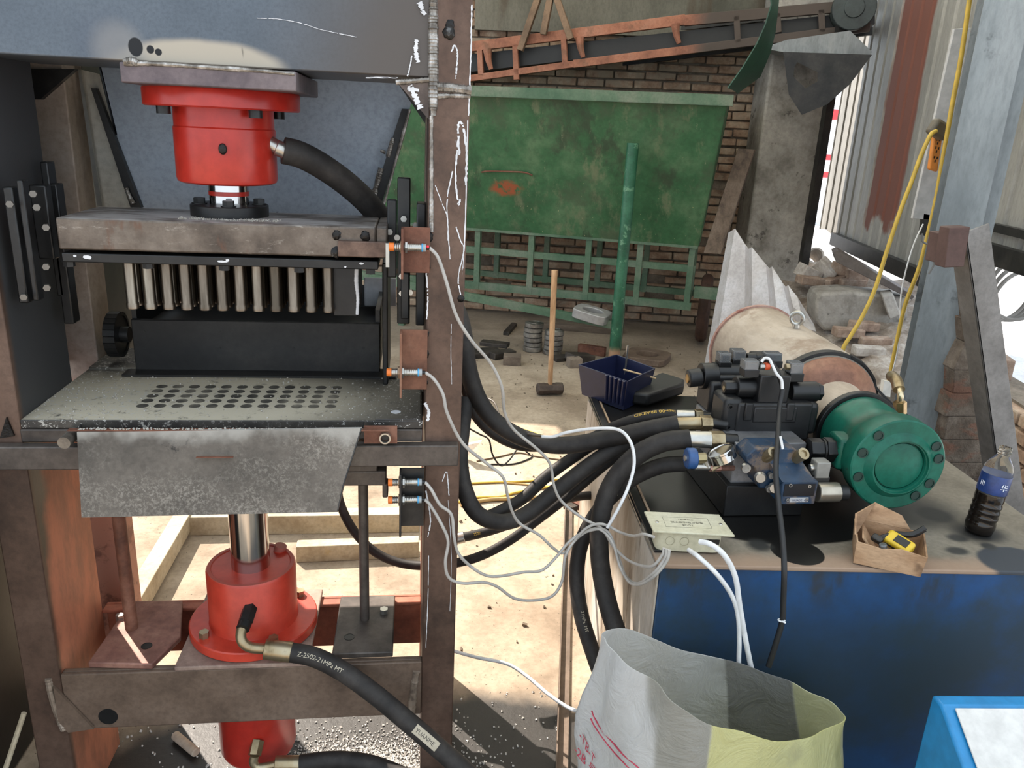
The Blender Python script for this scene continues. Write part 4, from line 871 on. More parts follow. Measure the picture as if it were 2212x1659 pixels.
# ------------------------------------------------------------------ things lying on the tank
# beige junction box
JB = grime('beige_enamel', C(176, 170, 144), C(192, 187, 162), C(200, 196, 174), 6, .45, 0, .04, fine=60)
jl = [onz(1391, 1108, .805), onz(1553, 1115, .805), onz(1587, 1161, .805), onz(1411, 1151, .805)]
jb = thing('junction_box', 'beige terminal box with an upside-down lettered lid on the front left corner of the tank', 'junction box', onz(1490, 1180, TH))
MB().prism(jl, (0, 0, .005)).build('lid', JB, jb, bevel=.0015)
jc = sum(jl, Vector()) / 4; ex = (jl[1] - jl[0]).normalized(); ey = TZ.cross(ex).normalized()
wj = (jl[1] - jl[0]).length; dj = abs((jl[3] - jl[0]).dot(ey))
bx = MB(); hw, hd = wj / 2 - .014, dj / 2 - .012
poly = []
for sx, sy, a0 in ((1, 1, 0), (-1, 1, 90), (-1, -1, 180), (1, -1, 270)):
    for k in range(5):
        a = math.radians(a0 + k * 22.5); poly.append(jc + ex * (sx * (hw - .018) + math.cos(a) * .018) + ey * (sy * (hd - .018) + math.sin(a) * .018) + TZ * (TH + .004 - jc.z))
bx.prism(poly, (0, 0, .805 - TH - .005)); body = bx.build('box_body', JB, jb, bevel=.002)
fr_o = jc - ey * (hd + .0006)
m = MB()
m.box(fr_o + ex * .045 + TZ * (-.022), (.045, .002, .012), Matrix((ex, ey, TZ)).transposed()); m.build('cable_slot', BLACK_OIL, body)
for dx in (-.045, -.012):
    c = fr_o + ex * dx + TZ * -.024; MB().ring(c, c - ey * .0006, .0105, .0098, 28).build('knockout', plain('knockout_line', C(150, 144, 120), .5), body)
for c in (jl[0].lerp(jl[3], .55).lerp(jl[1].lerp(jl[2], .55), .1), jl[0].lerp(jl[3], .5).lerp(jl[1].lerp(jl[2], .5), .92)):
    MB().lathe(c + TZ * .005, TZ, [(0, .0045), (.0015, .004), (.002, .0025)], 16).build('lid_screw', ZINC, jb)
INK = plain('dark_ink', C(92, 90, 78), .6)
lc_ = jc + TZ * .0052 - ex * .002
m = MB()
for s1, s2, wd, ln in ((0, .024, .0006, .105), (0, -.024, .0006, .105)): m.box(lc_ + ey * s2, (ln, .0006, .0003), Matrix((ex, ey, TZ)).transposed())
for s1 in (-.0525, .0525): m.box(lc_ + ex * s1, (.0006, .048, .0003), Matrix((ex, ey, TZ)).transposed())
text_on(m, 'TD28', .011, lc_ - ey * .010, -ex, -ey); text_on(m, '等电位联结端子箱', .0095, lc_ + ey * .003, -ex, -ey); text_on(m, '不可触动 !', .008, lc_ + ey * .0165, -ex, -ey)
m.build('lettering', INK, jb)
# cardboard box with tools
CARD = grime('brown_cardboard', C(134, 102, 74), C(166, 132, 100), C(184, 152, 120), 6, .85, 0, .1, stretch=(1, 1, 3), over=[(C(88, 64, 46), lambda t: t.math('MULTIPLY', t.ramp(t.noise(6, 4, .6, off=(2, 2, 5)), .6, .68), .7))])
k0, k1 = onz(1843, 1216, TH + .003), onz(1988, 1247, TH + .003); kx = (k1 - k0).normalized(); ky = TZ.cross(kx).normalized(); kw = (k1 - k0).length; kd = .105
cb = thing('cardboard_box', 'small torn brown cardboard box holding hand tools in front of the green pump', 'box', k0 + kx * kw / 2 + ky * kd / 2)
def kp(x, y, z): return k0 + kx * x + ky * y + TZ * z
def panel(pts, nv, nm): return MB().prism(pts, nv * .0035).build(nm, CARD, cb)
panel([kp(0, 0, 0), kp(kw, 0, 0), kp(kw, kd, 0), kp(0, kd, 0)], TZ, 'bottom')
panel([kp(0, 0, 0), kp(kw, 0, 0), kp(kw + .004, -.006, .052), kp(.09, -.004, .058), kp(.05, -.004, .050), kp(-.002, -.004, .056)], ky, 'front_panel')
panel([kp(0, .004, 0), kp(0, kd, 0), kp(-.006, kd, .062), kp(-.004, .06, .058), kp(-.002, 0, .056)], kx, 'left_panel')
panel([kp(kw, .004, 0), kp(kw, kd, 0), kp(kw + .008, kd, .058), kp(kw + .006, 0, .050)], -kx, 'right_panel')
panel([kp(0, kd, 0), kp(kw, kd, 0), kp(kw + .006, kd + .004, .058), kp(0, kd + .004, .062)], -ky, 'back_panel')
panel([kp(-.006, .03, .056), kp(-.004, kd, .062), kp(.030, kd + .012, .105), kp(-.010, .065, .092)], kx, 'left_flap')
panel([kp(.002, kd, .062), kp(.115, kd + .002, .060), kp(.095, kd + .02, .082), kp(.032, kd + .012, .106)], ky, 'back_flap')
panel([kp(.01, .02, .056), kp(.012, .09, .058), kp(.045, .085, .012), kp(.05, .02, .01)], kx, 'inner_flap')
tm = thing('tape_measure', 'yellow tape measure lying in the cardboard box', 'tape measure', kp(.09, .045, .03))
q_ = Matrix((kx, ky, TZ)).transposed() @ rot(25, 12, -28)
MB().box(kp(.088, .042, .050), (.062, .036, .026), q_).build('case', plain('yellow_plastic', C(206, 172, 40), .45), tm, bevel=.007, seg=3)
MB().box(kp(.088, .042, .050) + q_ @ Vector((0, -.0185, 0)), (.045, .002, .004), q_).build('case_seam', BLACK_OIL, tm)
MB().box(kp(.088, .042, .050) + q_ @ Vector((.005, .0, .0135)), (.03, .02, .002), q_).build('black_grip', CABLE_BLACK, tm)
pl_ = thing('pliers', 'dark hand pliers laid across the cardboard box', 'pliers', kp(.08, .07, .06))
MB().tube(smooth_path([kp(.045, .035, .056), kp(.08, .06, .064), kp(.115, .075, .064), kp(.14, .085, .082)], 6), .006, 8).build('handle', CABLE_BLACK, pl_)
MB().tube(smooth_path([kp(.045, .04, .052), kp(.08, .068, .056), kp(.12, .09, .056), kp(.142, .094, .074)], 6), .006, 8).build('handle', CABLE_BLACK, pl_)
MB().box(kp(.042, .035, .054), (.024, .016, .014), q_).build('jaw', STEEL_DARK, pl_, bevel=.003)
tag(MB().cyl(kp(.052, .006, .058), kp(.058, .008, .030), .0085).build('steel_socket', grime('dull_socket', C(96, 98, 100), C(130, 132, 134), None, 20, .4, .7), bevel=.002), 'grey steel socket at the front edge of the cardboard box, left of the yellow tape', 'socket')
# bottle
bo = onz(2112, 1148, TH + .001); bd = Vector((.10, .02, 1)).normalized()
bt = thing('plastic_bottle', 'clear plastic bottle with a blue label half full of dark oil, by the green pump', 'bottle', bo)
PET = NT('clear_bottle_plastic'); PET.b.inputs['Transmission Weight'].default_value = .96; PET.b.inputs['IOR'].default_value = 1.2; PET = PET.fin(C(226, 222, 212), .06)
prof = [(0, .024), (.003, .031), (.02, .034)]
for k in range(5): prof += [(.03 + k * .016, .0335), (.036 + k * .016, .0315), (.042 + k * .016, .0335)]
MB().lathe(bo, bd, prof[:15] + [(.108, .0325)], 40).build('dark_oil', plain('dark_oil', C(24, 19, 15), .12), bt, smooth=60)
top = [(.106, .0335), (.112, .033), (.158, .033), (.160, .0335), (.172, .032), (.186, .026), (.198, .018), (.204, .0145), (.212, .0138), (.213, .0155), (.216, .0155), (.217, .0140), (.226, .0140), (.227, .0128)]
MB().lathe(bo, bd, top, 40, caps=False).build('bottle_shell', PET, bt, smooth=60)
m = MB()
for s_ in (.208, .216, .222): m.torus(bo + bd * s_, bd, .0143, .0009, 28, 6)
m.build('neck_thread', PET, bt)
lb_ = MB().lathe(bo, bd, [(.110, .0338), (.111, .0342), (.157, .0342), (.158, .0338)], 40).build('label', grime('blue_bottle_label', C(28, 46, 92), C(40, 62, 116), C(52, 74, 128), 20, .35), bt)
for tx, sz, hh_, n_ in (('华', .020, .126, Vector((-.02, -1, 0))), ('III', .018, .130, Vector((-1, -.12, 0)))):
    n_.normalize(); m = MB(); text_on(m, tx, sz, bo + bd * hh_ + n_ * .0348, bd.cross(n_), bd); m.build('lettering', plain('white_ink', C(224, 226, 230), .5), lb_)
# dark blue drip tray with a black handle at the far left corner of the tank
TRM = plain('navy_plastic', C(26, 32, 62), .32)
zt = TH + .115
r4 = [onz(1249, 787, zt), onz(1332, 765, zt), onz(1416, 795, zt), onz(1356, 824, zt)]
b4 = [onz(1247, 831, TH + .004), onz(1322, 815, TH + .004), onz(1402, 842, TH + .004), onz(1345, 866, TH + .004)]
r4 = [Vector((p.x, p.y, zt)) for p in r4]
ctr = sum(r4, Vector()) / 4
b4 = [ctr + (p - ctr) * .86 for p in r4]; b4 = [Vector((p.x, p.y, TH + .003)) for p in b4]
tr = thing('plastic_tray', 'dark blue plastic tray with ribbed corner on the far left corner of the tank', 'tray', Vector((ctr.x, ctr.y, TH + .003)))
MB().prism(b4, (0, 0, .004)).build('tray_floor', TRM, tr)
for k in range(4):
    a, b, c, d = b4[k], b4[(k + 1) % 4], r4[(k + 1) % 4], r4[k]; iv = (ctr - (a + b + c + d) / 4); iv.z = 0
    MB().prism([a, b, c, d], iv.normalized() * .005).build('tray_wall', TRM, tr, bevel=.0015)
for k in range(5):
    t = .60 + k * .085; a = b4[3].lerp(b4[0], 1 - t) if False else b4[0].lerp(b4[3], t); b = r4[0].lerp(r4[3], t); ov = ((a + b) / 2 - ctr); ov.z = 0; ov = Vector((r4[3] - r4[0]).cross(TZ)).normalized()
    MB().tube([a.lerp(b, .15) + ov * .001, a.lerp(b, .98) + ov * .001], .007, 10).build('rib', TRM, tr)
m = MB(); a = (r4[2] + r4[3]) / 2
hp_ = [onz(1385, 815, TH + .07), onz(1430, 800, TH + .06), onz(1478, 832, TH + .03), onz(1475, 848, TH + .02), onz(1400, 872, TH + .02), onz(1365, 850, TH + .05)]
m.prism([Vector((p.x, p.y, TH + .01)) for p in hp_], (0, 0, .045)); m.build('handle', CABLE_BLACK, tr, bevel=.01)
tag(MB().tube([r4[0].lerp(r4[2], .62) + Vector((0, .03, -.02)), r4[0].lerp(r4[2], .95) + Vector((.01, -.03, -.03))], .0035, 8).build('wooden_stick', plain('pale_wood', C(196, 168, 130), .7)), 'thin pale wooden stick lying inside the dark blue tray', 'stick')
st = onz(1349, 822, TH + .03); tag(MB().cyl(Vector((st.x, st.y, TH + .008)), Vector((st.x, st.y, TH + .165)), .004).build('metal_rod', ZINC), 'thin bright metal rod standing upright in the dark blue tray', 'rod')
# ------------------------------------------------------------------ steel column, leaning angle and board on the right
cl = thing('steel_column', 'grey galvanised steel roof column standing behind the tank', 'column', (1.92, 2.7, 0))
GC = grime('column_steel', C(118, 124, 126), C(142, 148, 150), C(158, 162, 163), 2.5, .55, .4, .08, stretch=(1, 1, .3), over=[(C(70, 72, 74), lambda t: t.math('MULTIPLY', t.ramp(t.noise(5, 5, .7), .62, .7), .6))])
ca = ony(1985, 700, 2.62); RC = rotz(-28); e1 = RC @ Vector((1, 0, 0)); e2 = RC @ Vector((0, 1, 0)); cb0 = Vector((ca.x, ca.y, 1.6)) + e1 * .062 + e2 * .09
MB().box(cb0 - e2 * .085, (.14, .008, 3.2), RC).build('flange', GC, cl); MB().box(cb0 + e2 * .085, (.14, .008, 3.2), RC).build('flange', GC, cl)
MB().box(cb0 + e1 * .0, (.008, .164, 3.2), RC).build('web', GC, cl)
MB().box(cb0 + e1 * .095 - e2 * .0, (.05, .012, 3.2), RC).build('side_plate', GC, cl)
la = ony(2111, 492, 2.2); lb2 = ony(2176, 985, 2.2); ld = (lb2 - la).normalized(); lt = la.z / -ld.z; le = la + ld * lt
m = MB(); sx = Vector((0, 1, 0)).cross(ld).normalized(); hw = .039
m.prism([la - sx * hw, la + sx * hw, le + sx * hw, le - sx * hw], (0, .007, 0)); m.prism([la + sx * hw, la + sx * (hw - .007), le + sx * (hw - .007), le + sx * hw], (0, .08, 0))
tag(m.build('angle_iron', grime('leaning_angle', C(104, 100, 96), C(132, 128, 124), C(148, 145, 142), 3, .55, .4, .1), bevel=.002), 'long grey angle iron leaning behind the plastic bottle', 'angle iron')
m = MB(); q = ony(2056, 532, 2.19); m.box(q, (.064, .05, .118), rot(0, -4, 0)); m.box(q + Vector((.01, .06, -.01)), (.05, .07, .09), rot(0, -4, 0)); tag(m.build('steel_block', grime('maroon_block', C(78, 56, 50), C(98, 74, 68), None, 8, .6, .1), bevel=.003), 'dark red-brown steel block fixed beside the top of the leaning angle iron', 'block')
yw = 3.0
w4 = [ony(2062, 62, yw), ony(2098, 60, yw), ony(2012, 476, yw), ony(1971, 472, yw)]
tag(MB().prism(w4, (.004, .02, 0)).build('white_board', plain('pale_grey_board', C(176, 176, 176), .6), bevel=.002), 'long narrow pale board hung on the left side of the steel column', 'board')
m = MB(); q = [ony(1996, 462, yw), ony(2008, 464, yw), ony(2002, 510, yw), ony(1990, 508, yw)]; m.prism(q, (0, .02, 0)); tag(m.build('iron_hook', STEEL_DARK), 'dark iron tab below the end of the long pale board', 'hook')
ps = thing('power_strip', 'orange power strip hanging on yellow cable against the pale board', 'power strip', ony(2025, 330, 2.9))
r4_ = [ony(2022, 268, 2.9), ony(2042, 262, 2.9), ony(2026, 372, 2.9), ony(2008, 366, 2.9)]
MB().prism(r4_, (.003, .025, 0)).build('strip_body', plain('orange_strip', C(206, 130, 56), .5), ps, bevel=.006)
for t in (.38, .55, .75):
    c = (r4_[0].lerp(r4_[3], t) + r4_[1].lerp(r4_[2], t)) / 2
    for dx, dz in ((-.006, .006), (.006, .004), (0, -.008)): MB().box(c + Vector((dx, -.0005, dz)), (.004, .003, .009)).build('socket_slot', BLACK_OIL, ps)
MB().box(ony(2028, 280, 2.88), (.075, .045, .06), rot(0, 25, 0)).build('plug', plain('grey_brown_plug', C(92, 84, 70), .5), ps, bevel=.012)
# ================================================================== BACK OF THE SHED
BB = 22
BX = Vector((math.cos(math.radians(BB)), -math.sin(math.radians(BB)), 0)); BY = Vector((math.sin(math.radians(BB)), math.cos(math.radians(BB)), 0))
PB = Vector((1.515, 5.59, 0)); BRo = rotz(-BB)
def bp_(s, d, z): return PB + BX * s + BY * d + Vector((0, 0, z))
def bpx(u, v, d):
    return vpl(u, v, PB + BY * d, BB)
def bs(u, v, d): return (bpx(u, v, d) - PB).dot(BX)
rust_c = bpx(1093, 408, .22)
GRN = grime('scuffed_green_paint', C(30, 78, 46), C(50, 96, 62), C(80, 112, 80), 2.6, .55, .05, .1, fine=26, over=[
    (C(112, 116, 90), lambda t: t.math('MULTIPLY', t.ramp(t.noise(6.5, 8, .75, stretch=(1, 1, .35)), .52, .68), .7)), (C(40, 52, 38), lambda t: t.math('MULTIPLY', t.ramp(t.noise(3.4, 7, .7, off=(8, 2, 5), stretch=(1, 1, .6)), .54, .66), .75)), (C(138, 138, 112), lambda t: t.math('MULTIPLY', t.ramp(t.noise(17, 6, .8, stretch=(1, 1, .2), off=(2, 2, 2)), .64, .7), .7)),
    (C(64, 78, 58), lambda t: t.math('MULTIPLY', t.ramp(t.noise(2.2, 6, .7, off=(5, 2, 1)), .5, .66), .7)),
    (C(190, 180, 140), lambda t: t.math('MULTIPLY', t.ramp(t.noise(48, 3, .6), .70, .74), t.half((0, 0, 1.25), (0, 0, -1), .2, .1, 3))),
    (C(140, 72, 42), lambda t: t.math('MULTIPLY', t.ell(rust_c, (.11, .2, .055), .35, .5, 16), t.ramp(t.noise(22, 5, .7), .36, .5)))])
GRNF = grime('dusty_green_frame', C(56, 88, 66), C(82, 106, 84), C(112, 120, 104), 3, .6, 0, .1)
gb = thing('storage_bin', 'large scuffed green steel aggregate bin standing before the brick wall', 'bin', bp_(-.8, .5, 0))
sL, sR0, sR1 = -2.3, .608, .517
face = [bp_(sL, .38, .88), bp_(sR1, .38, .88), bp_(sR0, 0, 1.935), bp_(sL, 0, 1.935)]
MB().prism(face, BY * .006).build('front_sheet', GRN, gb)
m = MB(); m.prism([bp_(sR1, .38, .88), bp_(sR0, 0, 1.935), bp_(sR0, 1.1, 1.935), bp_(sR1, .75, .88)], BX * -.006); m.build('side_sheet', GRN, gb)
m = MB(); m.prism([bp_(sL, .75, .88), bp_(sR1, .75, .88), bp_(sR0, 1.1, 1.935), bp_(sL, 1.1, 1.935)], BY * -.006); m.build('back_sheet', GRN, gb)
tube = MB(); cs_ = bp_((sL + sR0) / 2, -.02, 1.90); L_ = sR0 - sL + .06
for dz, dd, hh, ww in ((.034, 0, .004, .06), (-.034, 0, .004, .06)): tube.box(cs_ + Vector((0, 0, dz)), (L_, ww, hh), BRo)
for dd in (-.028, .028): tube.box(cs_ + BY * dd, (L_, .004, .07), BRo)
tube.build('top_rail', GRNF, gb)
for u, z in ((1029, 0), (1144, 0), (1267, 0), (1378, 0), (1490, 0), (905, 0), (800, 0)):
    s = bs(u, 590, .40); MB().box(bp_(s, .42, .64), (.045, .045, .52), BRo).build('frame_post', GRNF, gb)
    MB().box(bp_(s, 1.0, .64), (.045, .045, .52), BRo).build('frame_post', GRNF, gb)
for z, h, d in ((.885, .05, .40), (.70, .05, .43), (.41, .06, .42), (.885, .05, 1.0), (.41, .05, 1.0)):
    MB().box(bp_((sL + .49) / 2, d, z), (.49 - sL + .04, .04, h), BRo).build('frame_rail', GRNF, gb)
MB().box(bp_(.47, .71, .41), (.04, .6, .05), BRo).build('frame_rail', GRNF, gb)
for s, d in ((-1.9, .42), (-1.9, 1.0), (bs(1338, 720, .42), .42), (bs(1338, 700, 1.0), 1.0)):
    if True: MB().box(bp_(s, d, .19), (.05, .05, .38), BRo).build('frame_leg', GRNF, gb)
MB().box(bp_(.72, .45, .52), (.4, .04, .09), BRo).build('frame_arm', GRNF, gb)
m = MB(); q = [bpx(u, v, .20) for u, v in ((1040, 372), (1056, 370), (1110, 371), (1135, 373), (1150, 379))]; m.tube(smooth_path(q, 6), .006, 8); m.build('torn_weld', RUST, gb)
pp = thing('steel_pipe_post', 'green steel pipe post standing in front of the green bin', 'post', PB)
MB().cyl(PB, PB + Vector((0, 0, 1.60)), .042).build('pipe', grime('green_pipe_paint', C(22, 72, 50), C(34, 92, 66), C(52, 106, 80), 4, .45, 0, .1, over=[(C(150, 118, 92), lambda t: t.half((0, 0, .12), (0, 0, -1), .03, .06, 6)), (C(110, 150, 120), lambda t: t.math('MULTIPLY', t.ramp(t.noise(12, 5, .7), .58, .64), .6))]), pp)
a = bpx(1003, 640, .03); a2 = PB + Vector((0, 0, .29))
m = MB(); dv = (a2 - a).normalized(); up = Vector((0, 0, 1)); m.prism([a - dv * 1.2 + up * .03, a2 + up * .03, a2 - up * .03, a - dv * 1.2 - up * .03], BY * .04); m.build('tie_bar', GRNF, pp)
# steel mould block sitting on the tie bar
mb_c = bpx(1280, 652, .05); m = MB(); outl = []
for k in range(24):
    q = 2 * math.pi * k / 24; outl.append((max(-.14, min(.14, math.cos(q) * .19)), max(-.10, min(.10, math.sin(q) * .135))))
def platehole(c, R, sx, sy, hx, hy, z0, z1, n=28):
    m = MB(); vs = []; fs = []
    for z in (z0, z1):
        for k in range(n):
            q = 2 * math.pi * k / n; cx, cy = math.cos(q), math.sin(q); f = 1 / max(abs(cx), abs(cy)) ** .75
            vs.append(c + R @ Vector((cx * f * sx, cy * f * sy, z))); 
        for k in range(n):
            q = 2 * math.pi * k / n; vs.append(c + R @ Vector((math.cos(q) * hx, math.sin(q) * hy, z)))
    for k in range(n):
        k2 = (k + 1) % n
        fs += [(k, k2, n + k2, n + k), (2 * n + k, 3 * n + k, 3 * n + k2, 2 * n + k2), (k, 2 * n + k, 2 * n + k2, k2), (n + k, n + k2, 3 * n + k2, 3 * n + k)]
    return m.add(vs, fs)
tag(platehole(Vector((mb_c.x, mb_c.y, .315)), rot(4, 8, -34), .14, .10, .082, .055, 0, .07).build('mould_block', plain('grey_cast_steel', C(150, 148, 146), .5, .3), bevel=.006), 'grey cast block with an oval hole resting on the bar beside the green pipe post', 'mould')
q = onz(1397, 778, 0); tag(platehole(Vector((q.x, q.y, .002)), rot(0, 0, -30), .17, .17, .085, .085, 0, .05).build('mould_plate', grime('rusty_plate', C(88, 72, 60), C(116, 98, 84), None, 8, .8), bevel=.006), 'flat square plate with a round hole lying on the floor behind the blue tray', 'plate')
# ------------------------------------------------------------------ inclined conveyor
D3 = .93
def cv(u, v, d=D3): return bpx(u, v, d)
ORP = grime('salmon_orange_paint', C(128, 82, 64), C(164, 108, 84), C(176, 124, 102), 4, .75, 0, .1, over=[(C(110, 82, 64), lambda t: t.math('MULTIPLY', t.ramp(t.noise(5, 5, .7), .55, .68), .7)),
             (C(74, 64, 58), lambda t: t.half(cv(1500, 50), BX, .12, .1, 4))])
cvy = thing('belt_conveyor', 'inclined belt conveyor with a salmon orange ladder frame above the green bin', 'conveyor', bp_(-.2, D3, 0))
def bar(mb, p, q, w, t, d=None):
    p = Vector(p); q = Vector(q); ax_ = (q - p).normalized(); s1 = BY; s2 = ax_.cross(s1).normalized()
    return mb.prism([p + s2 * w / 2, q + s2 * w / 2, q - s2 * w / 2, p - s2 * w / 2], s1 * t)
m = MB(); bar(m, cv(640, 148), cv(1480, 42), .075, .05); bar(m, cv(1478, 44), cv(1885, 8), .075, .05); m.build('upper_rail', ORP, cvy, bevel=.003)
m = MB(); bar(m, cv(640, 221), cv(1240, 138), .05, .05); bar(m, cv(1238, 138), cv(1880, 58), .06, .05); m.build('lower_rail', ORP, cvy, bevel=.003)
for u, v0, v1 in ((1036, 104, 164), (1113, 96, 172), (1218, 84, 140), (1592, 34, 92), (1775, 20, 70), (960, 112, 172), (1680, 28, 70)):
    m = MB(); bar(m, cv(u - 1, v0), cv(u + 2, v1), .045, .04); m.build('strut', ORP, cvy, bevel=.003)
for u, v0, v1 in ((1057, 106, 150), (1256, 80, 124), (1463, 52, 94)):
    m = MB(); sp = smooth_path([cv(u - 4, v0), cv(u - 2, (v0 + v1) / 2), cv(u + 4, v1)], 5); m.tube(sp, .02, 8, radii=[.036 - .018 * i / (len(sp) - 1) for i in range(len(sp))]); m.build('idler_bracket', ORP, cvy)
m = MB(); m.prism([cv(640, 158, D3 + .08), cv(1890, 22, D3 + .08), cv(1890, 52, D3 + .08), cv(640, 200, D3 + .08)], BY * .45); m.build('belt', CABLE_BLACK, cvy)
m = MB(); bar(m, cv(640, 148, D3 + .5), cv(1885, 8, D3 + .5), .075, .05); bar(m, cv(640, 223, D3 + .5), cv(1885, 66, D3 + .5), .06, .05); m.build('rear_rail', STEEL_DARK, cvy)
m = MB(); c = cv(1846, 16, D3 - .1); m.cyl(c, c + BY * .22, .15).cyl(c - BY * .01, c, .07); m.build('drive_motor', grime('dark_teal_motor', C(40, 48, 48), C(56, 66, 66), None, 8, .5), cvy, bevel=.01)
for pts in ([(1166, -20), (1122, 108)], [(1190, -20), (1172, 74)], [(1196, -20), (1232, 84)]):
    m = MB(); bar(m, cv(*pts[0], D3 - .06), cv(*pts[1], D3 - .06), .05, .05); m.build('stay', grime('tan_stay', C(104, 84, 66), C(146, 118, 94), None, 4, .7), cvy, bevel=.003)
# discharge funnel under its head
fn = thing('discharge_funnel', 'dark torn sheet metal discharge hood below the head of the conveyor', 'hood', cv(1790, 240, .6))
m = MB(); m.prism([cv(1645, 104, .7), cv(1700, 86, .7), cv(1836, 66, .7), cv(1884, 112, .7), cv(1880, 120, .7), cv(1690, 112, .7)], BY * .3); m.build('hood_skirt', GALV, fn)
FD = .62
L_ = [(1692, 112), (1716, 146), (1714, 166), (1740, 191), (1765, 176), (1766, 158), (1722, 132)]
out = [(1692, 112), (1884, 118), (1836, 182), (1786, 226), (1732, 248), (1704, 204)]
def strip(a, b, c, d_): MB().prism([cv(*a, FD), cv(*b, FD), cv(*c, FD), cv(*d_, FD)], BY * .01).build('hood_plate', STEEL_DARK, fn)
strip((1692, 112), (1716, 146), (1714, 166), (1704, 204)); strip((1704, 204), (1714, 166), (1740, 191), (1732, 248)); strip((1732, 248), (1740, 191), (1766, 176), (1786, 226))
strip((1786, 226), (1766, 176), (1766, 156), (1836, 182)); strip((1836, 182), (1766, 156), (1722, 134), (1884, 118)); strip((1692, 112), (1884, 118), (1722, 134), (1716, 146))
# curved green guard sheet
le_ = [(1662, -30), (1666, 10), (1652, 55), (1634, 95), (1604, 145), (1572, 190)]; ri_ = [(1684, -30), (1680, 20), (1674, 70), (1664, 112), (1642, 165), (1592, 202)]
m = MB(); g3 = []
for (a, b) in zip(le_, ri_):
    p, q = cv(*a, -.02), cv(*b, .32); g3.append([p, p.lerp(q, .5) + BX * .015, q])
m.sheet(g3, .008); tag(m.build('guard_sheet', grime('dark_green_sheet', C(22, 60, 46), C(34, 78, 60), None, 4, .5)), 'curved dark green guard sheet curling down to the right end of the green bin', 'metal sheet')
# timber leaning by the pillar
pl0 = ony(1612, 322, 5.75); pl1 = ony(1538, 548, 5.35); m = MB(); dv = (pl1 - pl0).normalized(); pe = pl1; sd_ = Vector((.96, -.28, 0)) * .06
m.prism([pl0 + sd_, pl0 - sd_, pe - sd_, pe + sd_], (.03, .05, 0)); tag(m.build('wooden_plank', grime('dark_old_wood', C(62, 50, 42), C(90, 76, 64), C(104, 90, 78), 6, .85, stretch=(2, 2, .3)), bevel=.004), 'dark old plank leaning against the corner beside the concrete pillar', 'plank')
# rusty wheel behind the motor
q = onz(1500, 740, 0); c = Vector((q.x + .05, q.y, .30)); m = MB(); m.torus(c, (1, -.4, 0), .24, .05, 36, 10); wh = thing('rusty_iron_wheel', 'dark rusty spoked iron wheel standing on the floor left of the wrapped motor', 'wheel', Vector((c.x, c.y, 0)))
m.build('rim', grime('dark_rust', C(52, 36, 28), C(80, 54, 42), None, 8, .8), wh); m = MB(); m.cyl(c - Vector((.04, -.016, 0)), c + Vector((.04, -.016, 0)), .06)
m.build('hub', STEEL_DARK, wh)
for k in range(5):
    q = k * 1.2566; e = Vector((.37, .93, 0)) * math.cos(q) * .24 + Vector((0, 0, math.sin(q) * .24)); MB().tube([c, c + e], .016, 8).build('spoke', STEEL_DARK, wh)
# ------------------------------------------------------------------ leaning roofing sheet behind the motor
T_ = [(1574, 503), (1588, 494), (1611, 530), (1617, 538), (1624, 534), (1655, 572), (1661, 580), (1668, 576), (1691, 612), (1697, 620), (1703, 616), (1722, 642), (1758, 702)]
B_ = [(1520, 800), (1545, 760), (1608, 730), (1614, 735), (1626, 724), (1668, 716), (1676, 722), (1684, 716), (1716, 712), (1720, 716), (1726, 712), (1738, 710), (1762, 716)]
m = MB(); g3 = [[], [], []]
for i, (a, b) in enumerate(zip(T_, B_)):
    y = 4.75 - i * .085; p = ony(*a, y + .12); q = ony(*b, y - .1); q = p + (q - p) * 1.0
    g3[0].append(p); g3[1].append(p.lerp(q, .5)); g3[2].append(q)
m.sheet(g3, .004); tag(m.build('roofing_sheet', grime('dusty_roofing_sheet', C(150, 146, 144), C(178, 174, 174), C(192, 192, 196), 3, .5, .2, .1), smooth=15), 'pale folded roofing sheet leaning behind the film-wrapped motor', 'metal sheet')
# ------------------------------------------------------------------ hammer, discs, scrap on the floor
hb = onz(1187, 853, 0); ht = ony(1198, 584, hb.y)
hm = thing('sledge_hammer', 'sledge hammer standing on its head with a long wooden handle', 'hammer', hb)
m = MB(); hx = Vector((.95, .1, -.0)); c = hb + Vector((0, 0, .044)); pr = [(-.088, .030), (-.080, .040), (-.04, .042), (-.03, .038), (.03, .038), (.04, .042), (.080, .040), (.088, .030)]
m.lathe(c - hx.normalized() * 0, hx, pr, 8); m.build('head', grime('dull_iron', C(60, 50, 44), C(88, 76, 68), None, 10, .6, .4), hm, bevel=.002)
sp = smooth_path([hb + Vector((0, 0, .04)), hb.lerp(ht, .5), Vector(ht)], 6); m = MB(); m.tube(sp, .017, 12, radii=[.016 + .004 * (i / len(sp)) for i in range(len(sp))]); m.build('handle', grime('worn_ash_handle', C(146, 108, 74), C(188, 150, 112), C(206, 172, 136), 6, .6, stretch=(3, 3, .4)), hm)
DISC = grime('machined_disc', C(104, 98, 92), C(150, 146, 140), C(176, 172, 166), 12, .35, .7, .1)
first = None; ords = ['topmost', 'second', 'third', 'fourth', 'fifth', 'bottom']
